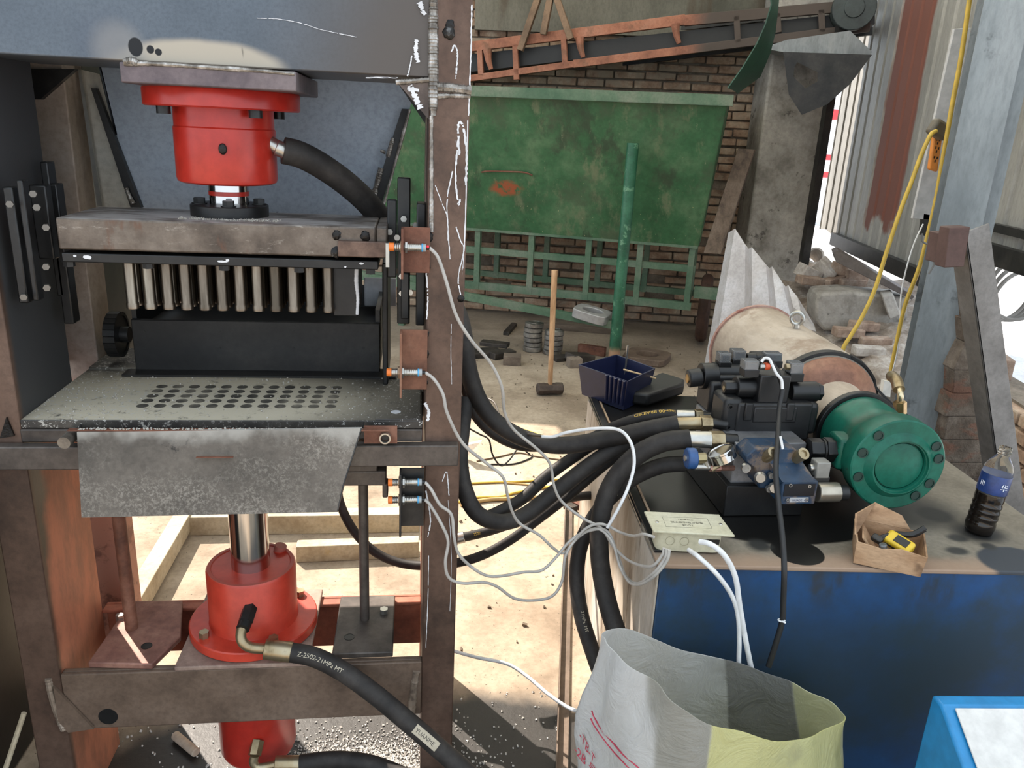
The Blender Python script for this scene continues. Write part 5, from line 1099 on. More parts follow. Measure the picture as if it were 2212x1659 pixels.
for (u, v, n_, nm) in ((1150, 757, 6, 'left'), (1194, 764, 5, 'right')):
    b = onz(u, v, 0)
    for k in range(n_):
        z = .001 + k * .0385; p = b + Vector((random.uniform(-.006, .006), random.uniform(-.006, .006), z)); w_o = ords[n_ - 1 - k] if k else 'bottom'
        lb_t = 'steel ring, %s of the %s stack behind the hammer' % (w_o if w_o in ('topmost', 'bottom') else w_o + ' from the top', 'taller left' if nm == 'left' else 'shorter right')
        if first is None:
            m = MB(); m.lathe(p, (0, 0, 1), [(0, .064), (.004, .073), (.033, .073), (.037, .064)], 36); m.torus(p + Vector((0, 0, .037)), (0, 0, 1), .045, .003, 30, 6); first = m.build('steel_ring', DISC); tag(first, lb_t, 'ring', 'steel rings stacked on the floor'); fp = p
        else:
            c = first.copy(); SC.collection.objects.link(c); c.location = Vector(first.location) + (p - fp); c['label'] = lb_t
SCR = grime('dark_scrap', C(38, 34, 31), C(58, 52, 47), C(84, 76, 68), 8, .6, .3)
def scrap(u, v, d, rz_, label, nm='steel_offcut', mat=SCR, tilt=0, z=0):
    q = onz(u, v, 0); return tag(MB().box(Vector((q.x, q.y, d[2] / 2 + z + abs(math.sin(math.radians(tilt))) * d[0] / 2)), d, rot(0, tilt, rz_)).build(nm, mat, bevel=.003), label, 'scrap steel')
scrap(1040, 768, (.30, .16, .04), 15, 'large dark flat offcut lying nearest the press post on the back floor')
scrap(1068, 758, (.22, .10, .03), -20, 'dark flat offcut lying across the pile left of the ring stacks', z=.042)
scrap(1085, 772, (.20, .09, .05), 30, 'thick dark offcut between the flat pile and the ring stacks')
scrap(1106, 786, (.13, .10, .07), -8, 'short grey-brown steel block in front of the left ring stack', mat=grime('grey_brown_block', C(88, 76, 66), C(120, 106, 94), None, 10, .6))
scrap(1102, 714, (.05, .36, .03), -18, 'flat bar lying on the floor behind the ring stacks')
scrap(1225, 776, (.24, .10, .03), 20, 'thin dark plate to the right of the hammer handle')
scrap(1252, 782, (.20, .12, .05), 25, 'dark channel offcut leaning beside the blue tray', tilt=8)
scrap(1278, 765, (.22, .05, .07), -30, 'rusty brown bar behind the blue tray', mat=RUST)
scrap(1240, 792, (.10, .08, .07), 10, 'pale end block between the hammer handle and the blue tray', mat=grime('pale_block', C(110, 98, 86), C(140, 126, 112), None, 10, .7))
scrap(1245, 715, (.60, .07, .05), -14, 'long pale timber lying on the floor in front of the bin frame', 'timber_batten', grime('grey_wood', C(88, 76, 64), C(116, 102, 90), None, 6, .85, stretch=(.3, 3, 3)))
# ------------------------------------------------------------------ rubble beyond the right wall
RUB = grime('rubble_earth', C(112, 98, 86), C(150, 138, 126), C(184, 176, 168), 8, .95, 0, .8, .02, fine=40)
rr2 = random.Random(21); m = MB(); g3 = []
for j in range(12):
    v = 850 - j * 22; row = []
    for i in range(14):
        u = 1690 + i * 26; y = 4.55 + j * .125 + (u - 1690) * -.0011; p = ony(u, v, y); row.append(p + Vector((rr2.uniform(-.02, .02), rr2.uniform(-.02, .02), rr2.uniform(-.03, .03))))
    g3.append(row)
m.sheet(g3, .02); tag(m.build('rubble_heap', RUB, smooth=20), 'heap of broken mortar and dirt under the torn right-hand wall', 'rubble', kind='stuff')
BRK = [grime('loose_brick', C(122, 100, 86), C(150, 128, 112), C(172, 156, 142), 9, .9, 0, .4), grime('pale_brick', C(150, 140, 130), C(182, 174, 166), C(200, 196, 192), 9, .9, 0, .4)]
BR = [(1746, 590, 5.7, 10, 20, 1, 'white-faced brick on end, leftmost on top of the rubble'), (1784, 582, 5.7, -35, 40, 1, 'pale brick tilted beside the white-faced one on the rubble top'), (1812, 583, 5.7, 60, 15, 0, 'broken brick right of the two pale bricks on the rubble'), (1750, 606, 5.6, 5, 5, 0, 'brick lying under the white-faced one at the pillar side'),
      (1802, 607, 5.6, 20, -10, 0, 'rounded brick under the tilted pale one'), (1846, 597, 5.6, 0, 3, 0, 'brick below the slanting board, upper of two'), (1838, 611, 5.55, 4, 0, 0, 'brick below the slanting board, lower of two'),
      (1832, 718, 5.0, -6, 2, 0, 'long pinkish brick at the foot of the concrete chunk'), (1866, 704, 5.05, 10, 4, 0, 'short brick against the right foot of the concrete chunk'), (1890, 738, 4.9, -14, -3, 0, 'flat brick with white grit in front of the rubble heap'), (1876, 758, 4.8, -10, 0, 1, 'pale brick nearest the motor in front of the rubble heap')]
for u, v, y, rz_, ry_, k, lab in BR:
    tag(MB().box(ony(u, v, y), (.20, .10, .062) if v > 600 else (.17, .12, .10), rot(ry_ * .4, ry_, rz_)).build('brick', BRK[k], bevel=.008), lab, 'brick', 'loose bricks in the rubble')
m = MB(); m.prism([ony(1800, 546, 5.4), ony(1812, 542, 5.4), ony(1976, 640, 5.0), ony(1970, 648, 5.0), ony(1806, 566, 5.4)], (.1, .22, 0)); tag(m.build('slanting_board', grime('dark_board', C(84, 76, 72), C(108, 100, 96), None, 4, .8), bevel=.004), 'dark board sloping down over the rubble bricks towards the steel column', 'board')
m = MB(); cch = [ony(u, v, 5.15) for u, v in ((1762, 652), (1770, 634), (1830, 630), (1868, 634), (1960, 642), (1962, 690), (1905, 712), (1780, 716), (1762, 690))]; m.prism(cch, (.08, .3, 0)); tag(m.build('concrete_chunk', CONC, bevel=.02), 'big grey concrete chunk lying in the rubble', 'concrete')
m = MB(); m.prism([ony(u, v, 5.0) for u, v in ((1905, 640), (1930, 636), (1946, 680), (1922, 692))], (.1, .2, 0)); tag(m.build('concrete_shard', CONC, bevel=.01), 'small tilted shard right of the concrete chunk', 'concrete')
MH = MB(); MH.bb((-1.75, 1.15, 0), (-1.02, 2.35, .92)); mh = thing('added_shade_box', 'dark box added at the left edge to shade the ground by the press leg', 'added shade box', (-1.38, 1.75, 0)); MH.build('shade_box_body', BLACK_OIL, mh, bevel=.01)  # dark box put in to darken the left edge and shade the ground
MB().bb((-1.77, 1.13, .92), (-1.0, 2.37, .94)).build('shade_box_lid', STEEL_DARK, mh, bevel=.004)
c = ony(1762, 552, 6.2); m = MB(); m.ring(c, c + Vector((.1, .3, -.12)), .07, .055, 28); tag(m.build('pipe_offcut', plain('pale_pipe', C(196, 190, 184), .6)), 'short pale pipe offcut lying open end out above the bricks', 'pipe')
# things far out in the yard, seen through the slit by the pillar
sg = thing('sign_board', 'red and white board far off, seen through the slit beside the pillar', 'sign', ony(1793, 300, 15))
RDP = plain('red_sign', C(206, 60, 66), .5); WHP = plain('white_sign', C(226, 226, 230), .5)
p = ony(1793, 300, 15); m = MB(); m.bb((p.x - .25, 15, .14), (p.x + .5, 15.1, 2.6)); m.build('panel', WHP, sg)
for v0, v1 in ((236, 258), (334, 346), (372, 384)):
    a, b = ony(1793, v0, 14.98), ony(1793, v1, 14.98); m = MB(); m.bb((p.x - .24, 14.98, b.z), (p.x + .49, 15.0, a.z)); m.build('stripe', RDP, sg)
p = onz(1782, 440, .14); vh = thing('scrap_bundle', 'grey bundle of pale pipes and sheets in the yard beyond the pillar', 'scrap', Vector((p.x, p.y, .14)))
for k in range(6): MB().tube([Vector((p.x - .8 + .1 * k, p.y - .3, .2 + .09 * k)), Vector((p.x + 1.2, p.y + .5 - .1 * k, .25 + .12 * k))], .05, 8).build('pipe', GALV, vh)
# coil of cable beyond the opening on the far right
cc = ony(2186, 640, 3.9); ck = thing('cable_coil', 'grey cable coil hanging in the bright opening at the right edge', 'cable coil', cc - Vector((0, 0, .2)))
for k in range(4): MB().torus(cc + Vector((.02 * k, .02 * k, .012 * k)), (.25 - .1 * k, -1, .15 * k - .2), .14 + .012 * k, .011, 40, 8).build('loop', plain('grey_rubber_cable', C(116, 112, 106), .6), ck)
m = MB(); c = rwp(-.80, .58, .12); m.box(c, (.10, .2, .11), RZ @ rot(0, 0, -8)); tag(m.build('red_block', BRK[0], bevel=.006), 'single red brick standing on the low wall at the right edge', 'brick')
# pale steel channels lying behind the press
PALE = grime('pale_dusty_steel', C(150, 134, 108), C(182, 168, 142), C(196, 186, 164), 4, .8, 0, .1, over=[(C(176, 150, 92), lambda t: t.math('MULTIPLY', t.ramp(t.noise(5, 5, .7), .6, .7), .6))])
lf = thing('steel_floor_frame', 'pale dusty steel frame lying on the floor behind the press', 'frame', onz(500, 1150, 0))
a, b = onz(282, 1345, .02), onz(422, 1100, .02); d_ = (b - a).normalized(); s_ = d_.cross(TZ) * .032
a = a - d_ * .12; m = MB(); m.prism([a + s_, b + s_, b - s_, a - s_], (0, 0, .075)); m.build('long_rail', PALE, lf, bevel=.003)
a, b = onz(408, 1158, .0), onz(905, 1150, .0); s_ = Vector((0, .035, 0)); m = MB(); m.prism([a, b, b + s_ * 2, a + s_ * 2], (0, 0, .085)); m.build('cross_rail', PALE, lf, bevel=.003)
a, b = onz(640, 1216, .0), onz(905, 1205, .0); m = MB(); m.prism([a, b, b + s_ * 1.6, a + s_ * 1.6], (0, 0, .07)); m.build('cross_rail', PALE, lf, bevel=.003)
q = onz(627, 1140, .004); m = MB(); m.ball(q, (.022, .012, .004), 10, 6, .3); tag(m.build('paper_scrap', plain('white_paper', C(230, 230, 232), .8)), 'small white paper scrap on the floor behind the chrome rod', 'paper')
# ================================================================== HOSES, CABLES, BAG, CONTROL BOX
def path(pts, n=10): return smooth_path([ony(u, v, y) for u, v, y in pts], n)
def hose(label, pts, r, name='hydraulic_hose', ends=(), text=None, cat='hose', grp='black hydraulic hoses', mat=None):
    sp = path(pts); t = thing(name, label, cat, sp[len(sp) // 2], grp)
    MB().tube(sp, r, 16).build('hose_body', mat or RUBBER, t, smooth=50)
    for (p, q, rr_, nm, mt_, hx_) in ends:
        p, q = ony(*p), ony(*q); m = MB(); (m.hexn if hx_ else m.cyl)(p, q, rr_); m.build(nm, mt_, t, bevel=.0015)
    for tx in (text or []):
        m = MB(); text_tube(m, tx[0], tx[1], sp, r, tx[2], tx[3], tx[4]); m.build('printed_text', tx[5], t)
    return t, sp
y0 = 1.80
hose('black hose from the upper valve fitting sagging left and rising behind the right press post',
     [(1466, 916, 1.84), (1400, 928, 1.86), (1310, 948, 1.9), (1215, 962, 1.92), (1140, 950, 1.93), (1075, 915, 1.94), (1035, 865, 1.95), (1012, 800, 1.95), (1002, 730, 1.96), (990, 680, 1.98), (960, 620, 2.02)], .0235,
     ends=[((1460, 916, 1.84), (1516, 914, 1.82), .0175, 'ferrule', ZINC_Y, False), ((1512, 914, 1.82), (1536, 914, 1.82), .021, 'swivel_nut', ZINC_Y, True), ((1536, 914, 1.82), (1572, 918, 1.81), .014, 'adapter', BLACK_OIL, False)])
hose('slim black hose with yellow lettering lying behind the sagging hose', [(1462, 898, 1.92), (1420, 898, 1.93), (1370, 908, 1.95), (1320, 926, 1.98), (1270, 950, 2.0), (1190, 962, 2.02), (1120, 960, 2.04), (1060, 930, 2.05), (1020, 880, 2.06), (1003, 800, 2.06), (996, 700, 2.06)], .0165,
     ends=[((1460, 898, 1.92), (1500, 898, 1.91), .016, 'ferrule', ZINC, False), ((1500, 898, 1.91), (1516, 898, 1.91), .019, 'swivel_nut', ZINC_Y, True), ((1514, 898, 1.91), (1545, 902, 1.90), .013, 'adapter', BLACK_OIL, False)],
     text=[('inga-08 BRAIDED', .0145, .006, (0, -.5, 1), False, PRINT_Y)])
hose('thick black hose from the middle valve fitting bending straight down behind the white sack',
     [(1490, 948, 1.76), (1430, 956, 1.77), (1370, 988, 1.78), (1322, 1045, 1.78), (1297, 1120, 1.76), (1296, 1210, 1.73), (1312, 1300, 1.68), (1340, 1390, 1.60), (1370, 1480, 1.55)], .0245,
     ends=[((1482, 949, 1.76), (1536, 950, 1.75), .0215, 'ferrule', ZINC, False), ((1532, 950, 1.75), (1562, 950, 1.75), .023, 'swivel_nut', ZINC_Y, True), ((1560, 950, 1.75), (1592, 952, 1.745), .017, 'adapter', BLACK_OIL, False)])
hose('lower black hose from beside the blue hand knob curving down left of the thick one',
     [(1478, 1002, 1.78), (1430, 1006, 1.79), (1372, 1030, 1.82), (1325, 1068, 1.84), (1283, 1118, 1.85), (1254, 1180, 1.84), (1246, 1250, 1.81), (1256, 1330, 1.76), (1284, 1420, 1.70), (1310, 1490, 1.66)], .0205,
     ends=[((1476, 1002, 1.78), (1530, 990, 1.80), .017, 'ferrule', ZINC, False)], text=[('HYDRAULIC HOSE 2502', .013, .20, (0, -.9, .3), False, PRINT_W), ('21MPa  MT', .012, .56, (.1, -1, .1), False, PRINT_W)])
hose('black hose making a deep U from the press post up to the valves, nearest loop',
     [(1006, 860, 1.96), (998, 925, 1.92), (993, 990, 1.87), (1003, 1055, 1.82), (1030, 1108, 1.80), (1080, 1128, 1.81), (1135, 1112, 1.83), (1200, 1062, 1.86), (1270, 1008, 1.88), (1335, 966, 1.9), (1395, 944, 1.9), (1450, 935, 1.88), (1500, 925, 1.86)], .0215)
hose('second black hose running above the deep U loop towards the valves', [(1040, 1122, 1.86), (1085, 1102, 1.88), (1130, 1076, 1.92), (1180, 1030, 1.95), (1235, 990, 1.97), (1290, 955, 1.98), (1345, 935, 1.97), (1420, 922, 1.95), (1500, 910, 1.94)], .0165)
hose('short brown-black hose with a pale ferrule lying low behind the deep U loop', [(988, 1163, 2.2), (1035, 1153, 2.22), (1080, 1140, 2.24), (1140, 1118, 2.3), (1200, 1085, 2.38), (1255, 1072, 2.42), (1310, 1070, 2.44)], .015,
     ends=[((985, 1164, 2.2), (1003, 1160, 2.2), .018, 'ferrule', ZINC, False)], text=[('2502', .012, .05, (0, -.8, .6), False, PRINT_Y)])
hose('grey-black hose hanging in a wide curve from under the chute past the press post', [(728, 1040, 2.15), (734, 1085, 2.14), (760, 1140, 2.12), (800, 1185, 2.1), (850, 1212, 2.08), (910, 1222, 2.05), (985, 1216, 2.0), (1045, 1198, 1.98), (1105, 1165, 1.97), (1165, 1120, 1.97), (1230, 1070, 1.96), (1300, 1010, 1.96), (1350, 975, 1.96), (1430, 945, 1.95)], .0135)
hose('thick black hose curving from the upper red cylinder down to the right guide', [(612, 325, 1.72), (650, 335, 1.73), (700, 362, 1.75), (755, 402, 1.78), (800, 445, 1.82), (835, 490, 1.86)], .027,
     ends=[((596, 318, 1.72), (624, 330, 1.725), .016, 'ferrule', ZINC, False)])
hose('printed black hose running from the lower red cylinder elbow down to the bottom edge',
     [(628, 1409, 1.59), (680, 1420, 1.58), (740, 1450, 1.56), (810, 1500, 1.53), (880, 1558, 1.50), (950, 1618, 1.47), (1030, 1690, 1.43), (1090, 1760, 1.40)], .0225,
     ends=[((572, 1402, 1.593), (630, 1409, 1.59), .0235, 'ferrule', ZINC_Y, False)], text=[('Z-2502-21MPa MT', .0145, .02, (.1, -.8, .55), False, PRINT_W), ('HYDRAULIC', .016, .545, (.1, -.8, .5), False, PRINT_W)])
t, sp = hose('lowest black hose lying on the ground from the bottom port of the lower cylinder', [(648, 1650, 1.63), (720, 1642, 1.63), (790, 1648, 1.62), (850, 1668, 1.60), (920, 1700, 1.55), (980, 1740, 1.5)], .022,
     ends=[((594, 1651, 1.63), (650, 1650, 1.63), .0205, 'ferrule', ZINC_Y, False)])
# printed label patch on the printed hose
pp_ = path([(628, 1409, 1.59), (680, 1420, 1.58), (740, 1450, 1.56), (810, 1500, 1.53), (880, 1558, 1.50), (950, 1618, 1.47), (1030, 1690, 1.43), (1090, 1760, 1.40)])
hl = [o for o in SC.objects if o.get('label', '').startswith('printed black hose')][0]
m = MB(); f_ = Vector((.1, -.8, .5)); i0 = min(range(len(pp_)), key=lambda i: (pp_[i] - ony(893, 1570, 1.495)).length); a = pp_[i0]; b = pp_[i0 + 7]; d_ = (b - a).normalized(); f_ = (f_ - d_ * f_.dot(d_)).normalized(); u_ = f_.cross(d_).normalized()
g3 = [[pp_[i] + (f_ * math.cos(an) + u_ * math.sin(an)) * .0229 for an in (-.5, -.25, 0, .25, .5)] for i in range(i0, i0 + 8)]
m.sheet(g3, .0006); m.build('print_patch', PRINT_W, hl)
m = MB(); L0 = sum((pp_[i + 1] - pp_[i]).length for i in range(i0)); text_tube(m, 'YUANME', .0135, pp_, .0232, L0 + .004, (.1, -.8, .5), False); m.build('printed_text', plain('dark_print', C(70, 64, 56), .6), hl)
# ------------------------------------------------------------------ cables
def cable(label, pts, r=.0036, mat=CABLE_GREY, name='electric_cable', grp='thin electric cables'):
    return tag(MB().tube(path(pts, 8), r, 8).build(name, mat, smooth=60), label, 'cable', grp)
ys = 1.735 * K
def sen(S, lst): s = Q(S); return [s] + lst
def cable2(label, S, pts, r=.0036, mat=CABLE_GREY):
    P_ = [Q(S)] + [ony(*p) for p in pts]; return tag(MB().tube(smooth_path(P_, 8), r, 8).build('sensor_cable', mat, smooth=60), label, 'cable', 'grey proximity sensor cables')
cable2('grey cable from the topmost sensor looping down to the hose bundle', S1, [(946, 556, 1.555), (964, 608, 1.55), (985, 680, 1.55), (1018, 735, 1.57), (1060, 785, 1.6), (1084, 836, 1.62), (1090, 890, 1.65), (1110, 928, 1.68), (1160, 970, 1.7), (1188, 1002, 1.72), (1197, 1050, 1.73), (1215, 1085, 1.74), (1260, 1120, 1.73), (1300, 1142, 1.7), (1325, 1180, 1.68), (1360, 1212, 1.6), (1405, 1224, 1.49), (1430, 1200, 1.468), (1434, 1184, 1.468)])
cable2('grey cable from the sensor by the table end dropping past the post to the bundle', S2, [(938, 820, 1.555), (957, 852, 1.55), (967, 895, 1.55), (1000, 958, 1.57), (1050, 1000, 1.6), (1086, 1030, 1.62), (1096, 1068, 1.64), (1106, 1104, 1.66), (1124, 1132, 1.68), (1165, 1156, 1.69), (1195, 1184, 1.7), (1216, 1195, 1.71), (1236, 1175, 1.71), (1265, 1142, 1.7), (1300, 1132, 1.69), (1340, 1150, 1.67), (1368, 1158, 1.58), (1390, 1154, 1.50), (1413, 1160, 1.475)])
cable2('grey cable from the upper dark-bracket sensor sweeping right under the post', S3, [(932, 1058, 1.555), (950, 1090, 1.55), (975, 1112, 1.55), (981, 1160, 1.55), (990, 1195, 1.56), (1015, 1222, 1.58), (1050, 1243, 1.6), (1085, 1244, 1.63), (1130, 1236, 1.66), (1170, 1232, 1.68), (1200, 1205, 1.7), (1230, 1170, 1.71), (1262, 1150, 1.71), (1310, 1146, 1.69), (1335, 1200, 1.66), (1352, 1245, 1.63), (1378, 1260, 1.54), (1412, 1238, 1.475), (1436, 1206, 1.462), (1440, 1186, 1.462)])
cable2('grey cable from the lowest sensor making the lowest swing right of the post', S4, [(930, 1092, 1.555), (955, 1135, 1.55), (968, 1170, 1.55), (962, 1215, 1.55), (970, 1248, 1.56), (1000, 1260, 1.57), (1045, 1258, 1.6), (1075, 1268, 1.62), (1110, 1292, 1.64), (1150, 1297, 1.66), (1192, 1288, 1.68), (1214, 1255, 1.7), (1222, 1200, 1.7), (1250, 1160, 1.71), (1290, 1142, 1.7), (1322, 1170, 1.67), (1340, 1225, 1.64), (1360, 1258, 1.58), (1384, 1262, 1.52), (1414, 1244, 1.472), (1440, 1212, 1.458), (1446, 1188, 1.458)])
cable('white cable arching over the hoses in front of the tank corner', [(1170, 943, 1.84), (1195, 943, 1.83), (1225, 934, 1.82), (1280, 926, 1.8), (1335, 928, 1.77), (1362, 955, 1.74), (1370, 1000, 1.72), (1358, 1050, 1.7), (1335, 1100, 1.68), (1312, 1140, 1.68)], .0042, CABLE_WHITE)
cable('thin dark cable joined to the white arching cable, coming from behind the post', [(1005, 812, 2.2), (1040, 852, 2.15), (1068, 870, 2.1), (1082, 902, 2.05), (1112, 920, 2.0), (1140, 938, 1.92), (1172, 943, 1.84)], .003, plain('dark_grey_cable', C(92, 84, 76), .5))
cable('dark wire dropping on the sunlit floor right of the post', [(1012, 925, 2.4), (1036, 938, 2.45), (1056, 950, 2.5), (1064, 982, 2.5), (1082, 1006, 2.5), (1100, 994, 2.6), (1122, 968, 2.7), (1145, 982, 2.7)], .003, CABLE_BLACK)
cable('white cable from the slot of the junction box into the sack', [(1512, 1170, 1.44), (1535, 1176, 1.42), (1565, 1200, 1.40), (1588, 1245, 1.402), (1598, 1310, 1.40), (1610, 1380, 1.395), (1622, 1440, 1.392), (1636, 1510, 1.39)], .0062, CABLE_WHITE)
cable('white cable from beneath the junction box into the sack', [(1488, 1188, 1.47), (1510, 1204, 1.42), (1548, 1240, 1.40), (1580, 1285, 1.402), (1594, 1330, 1.40), (1597, 1385, 1.395), (1596, 1430, 1.392), (1600, 1500, 1.39)], .0052, CABLE_WHITE)
cable('pale cable lying on the ground left of the sack', [(975, 1405, 1.95), (1030, 1420, 1.92), (1095, 1434, 1.9), (1140, 1462, 1.85), (1185, 1500, 1.78), (1235, 1532, 1.72), (1275, 1536, 1.66), (1310, 1545, 1.6)], .005, CABLE_WHITE)
cable('black braided cable hanging from the valve plugs over the front of the tank', [(1640, 782, 1.83), (1655, 775, 1.83), (1672, 790, 1.82), (1684, 815, 1.79), (1690, 840, 1.77), (1684, 880, 1.75), (1680, 950, 1.66), (1676, 1020, 1.58), (1682, 1090, 1.52), (1690, 1160, 1.46), (1694, 1225, 1.41), (1692, 1300, 1.40), (1690, 1340, 1.395), (1676, 1390, 1.39), (1660, 1440, 1.385)], .0065, CABLE_BLACK)
m = MB(); m.torus(ony(1688, 1340, 1.39), (0, .2, 1), .0068, .0018, 16, 6); m.tube([ony(1690, 1342, 1.382), ony(1697, 1346, 1.378)], .002, 6); tag(m.build('cable_tie', CABLE_WHITE), 'white cable tie on the black cable hanging before the tank', 'cable tie')
cable('short white wire sleeve at the top of the valve plugs', [(1645, 782, 1.81), (1652, 774, 1.81), (1662, 776, 1.80), (1668, 788, 1.79), (1678, 808, 1.77), (1688, 820, 1.76), (1690, 840, 1.755)], .0038, CABLE_WHITE)
m = MB(); m.prism([ony(1684, 944, 1.63), ony(1689, 943, 1.63), ony(1694, 970, 1.63), ony(1689, 971, 1.63)], (0, .003, 0)); tag(m.build('tie_tail', CABLE_WHITE), 'white tie tail sticking up by the blue relief valve', 'cable tie')
cable('yellow cable running down past the orange power strip', [(2098, -30, 2.85), (2090, 30, 2.85), (2075, 130, 2.85), (2058, 220, 2.85), (2046, 290, 2.84), (2034, 360, 2.84), (2022, 430, 2.84), (2005, 505, 2.84), (1985, 580, 2.84), (1955, 660, 2.84), (1938, 735, 2.84), (1922, 815, 2.84), (1916, 850, 2.84)], .0085, CABLE_YELLOW)
cable('yellow cable from the plug swinging down left to the rubble', [(2022, 283, 2.83), (2010, 292, 2.82), (1990, 335, 2.82), (1970, 390, 2.82), (1945, 455, 2.82), (1915, 545, 2.82), (1890, 625, 2.82), (1862, 685, 2.82), (1838, 725, 2.82), (1822, 752, 2.82), (1815, 790, 2.82)], .0080, CABLE_YELLOW)
cable('thin white cord hanging between the two yellow cables', [(1994, 484, 2.9), (1975, 525, 2.88), (1958, 580, 2.86), (1946, 640, 2.85), (1944, 700, 2.84), (1938, 760, 2.83), (1925, 815, 2.82), (1918, 850, 2.82)], .003, CABLE_WHITE)
m = MB(); m.prism([ony(1910, 822, 2.6), ony(1926, 826, 2.6), ony(1923, 858, 2.6), ony(1906, 854, 2.6)], (0, .02, 0)); tag(m.build('cord_tag', plain('white_tag', C(210, 206, 198), .7)), 'small white tag at the end of the white cord beside the brass elbow', 'tag')
cable('loop of grey wire tied round the steel column', [(1992, 505, 2.45), (1992, 520, 2.45), (2005, 528, 2.44), (2025, 530, 2.44), (2032, 545, 2.44), (2028, 565, 2.44), (2022, 558, 2.44), (2016, 575, 2.44), (2006, 592, 2.44)], .0035, plain('iron_wire', C(96, 96, 94), .5))
# wires lying on the sunlit floor
def fcable(label, pts, r=.004, mat=CABLE_YELLOW):
    P_ = [onz(u, v, r + .0005) for u, v in pts]; return tag(MB().tube(smooth_path(P_, 8), r, 8).build('floor_wire', mat, smooth=60), label, 'cable', 'wires lying on the sunlit floor')
TANW = plain('tan_wire', C(176, 146, 96), .6)
fcable('pale yellow wire across the sunlit floor, farther of the two long ones', [(985, 1046), (1060, 1042), (1110, 1041), (1160, 1038), (1215, 1036), (1255, 1040)], .0055)
fcable('brown wire branching below the far yellow wire', [(1090, 1043), (1130, 1046), (1170, 1050), (1220, 1052)], .0045, TANW)
fcable('yellow wire in the middle of the sunlit floor', [(990, 1085), (1030, 1075), (1080, 1073), (1115, 1064), (1160, 1056), (1210, 1048)], .006)
fcable('thick tan cord on the sunlit floor nearest the deep U hose', [(995, 1090), (1050, 1080), (1100, 1077), (1150, 1075), (1200, 1072), (1250, 1062)], .010, TANW)
fcable('thin dark wire near the white paper sheet', [(1030, 996), (1080, 986), (1120, 978), (1160, 986), (1225, 995)], .004, plain('brown_wire', C(112, 92, 70), .6))
fcable('short black wire crossing the floor behind the hoses', [(1060, 1003), (1110, 1002), (1145, 990), (1150, 982)], .004, CABLE_BLACK)
fcable('thin yellow wire tip by the shadow edge under the sagging hose', [(1100, 925), (1130, 927), (1165, 938), (1190, 948)], .004)
m = MB(); a, b, c = onz(1003, 992, .005), onz(1030, 968, .12), onz(1040, 958, .02); m.prism([a, onz(1004, 962, .1), onz(1038, 955, .12)], (.01, .02, .004)); tag(m.build('white_sheet', plain('bright_white_sheet', C(238, 238, 238), .7)), 'white triangular sheet standing on the sunlit floor right of the press post', 'sheet')
a, b = onz(1228, 1105, 0), onz(1212, 1700, 0); d_ = (b - a).normalized(); s_ = d_.cross(TZ) * .017; m = MB(); m.prism([a + s_, b + s_, b - s_, a - s_], (0, 0, .012)); m.prism([a + s_, b + s_, b + s_ * .8, a + s_ * .8], (0, 0, .035)); tag(m.build('angle_bar', grime('brown_angle_bar', C(88, 74, 62), C(120, 104, 90), None, 5, .7, .1)), 'brown steel angle bar lying on the ground beside the tank', 'steel bar')
rg2 = random.Random(31); kd_ = ['short rusty stub in the scrap by the tank corner', 'bent pale strip in the scrap by the tank corner', 'dark broken stub among the scrap by the tank', 'thin brown rod across the scrap by the tank', 'small pale lump in the scrap by the tank corner', 'flat rusty chip in the scrap by the tank']
for k, (u, v) in enumerate(((1240, 1085), (1255, 1072), (1232, 1102), (1250, 1098), (1242, 1060), (1262, 1105))):
    q = onz(u, v, 0); tag(MB().box(q + Vector((0, 0, .015)), (rg2.uniform(.05, .10), rg2.uniform(.02, .04), .03), rot(0, 0, rg2.uniform(-80, 80))).build('metal_scrap', (RUST, PALE, SCR, RUST, PALE, RUST)[k], bevel=.003), kd_[k], 'scrap steel')
# ------------------------------------------------------------------ white woven sack
SACKM = NT('woven_sack')
def _ang(t, lo, hi, c):                                   # panel of the sack by its plan position
    return None
sk_rim = [(1300, 1372, 1.26), (1345, 1358, 1.33), (1420, 1382, 1.36), (1500, 1412, 1.375), (1565, 1424, 1.375), (1640, 1448, 1.37), (1715, 1478, 1.36), (1780, 1505, 1.33), (1815, 1540, 1.27), (1806, 1566, 1.20), (1760, 1590, 1.14), (1690, 1600, 1.09), (1610, 1588, 1.06), (1530, 1560, 1.05), (1460, 1515, 1.07), (1400, 1470, 1.12), (1345, 1425, 1.18), (1316, 1388, 1.23)]
R0 = [ony(*p) for p in sk_rim]; Rm = []
n = len(R0)
for i in range(n):
    a, b, c, d = R0[i - 1], R0[i], R0[(i + 1) % n], R0[(i + 2) % n]
    for k in range(5):
        t = k / 5; Rm.append(.5 * ((2 * b) + (c - a) * t + (2 * a - 5 * b + 4 * c - d) * t * t + (3 * b - a - 3 * c + d) * t ** 3))
ctr = sum(Rm, Vector()) / len(Rm); fl_c = Vector((ctr.x - .02, ctr.y - .02, 0)); g3 = []; rs = random.Random(2)
NL = 16
for j in range(NL + 1):
    f = j / NL; row = []
    for i, p in enumerate(Rm):
        q = Vector((p.x, p.y, 0)); off = q - Vector((ctr.x, ctr.y, 0)); a = i / len(Rm) * 2 * math.pi
        bul = 1.0 + .16 * math.sin(math.pi * min(1, f * 1.1)) - .10 * f + .018 * math.sin(a * 7 + f * 9) + .014 * math.sin(a * 13 - f * 14)
        zz = p.z * (1 - f) + .012 * f
        row.append(Vector((ctr.x + off.x * bul + .005 * math.sin(f * 20 + a * 5), ctr.y + off.y * bul, zz + .006 * math.sin(a * 9 + f * 17) * (1 if 0 < j < NL else 0))))
    row.append(row[0]); g3.append(row)
sk = thing('woven_sack', 'open white and pale yellow woven plastic sack standing in front of the tank', 'sack', Vector((ctr.x, ctr.y, .006)))
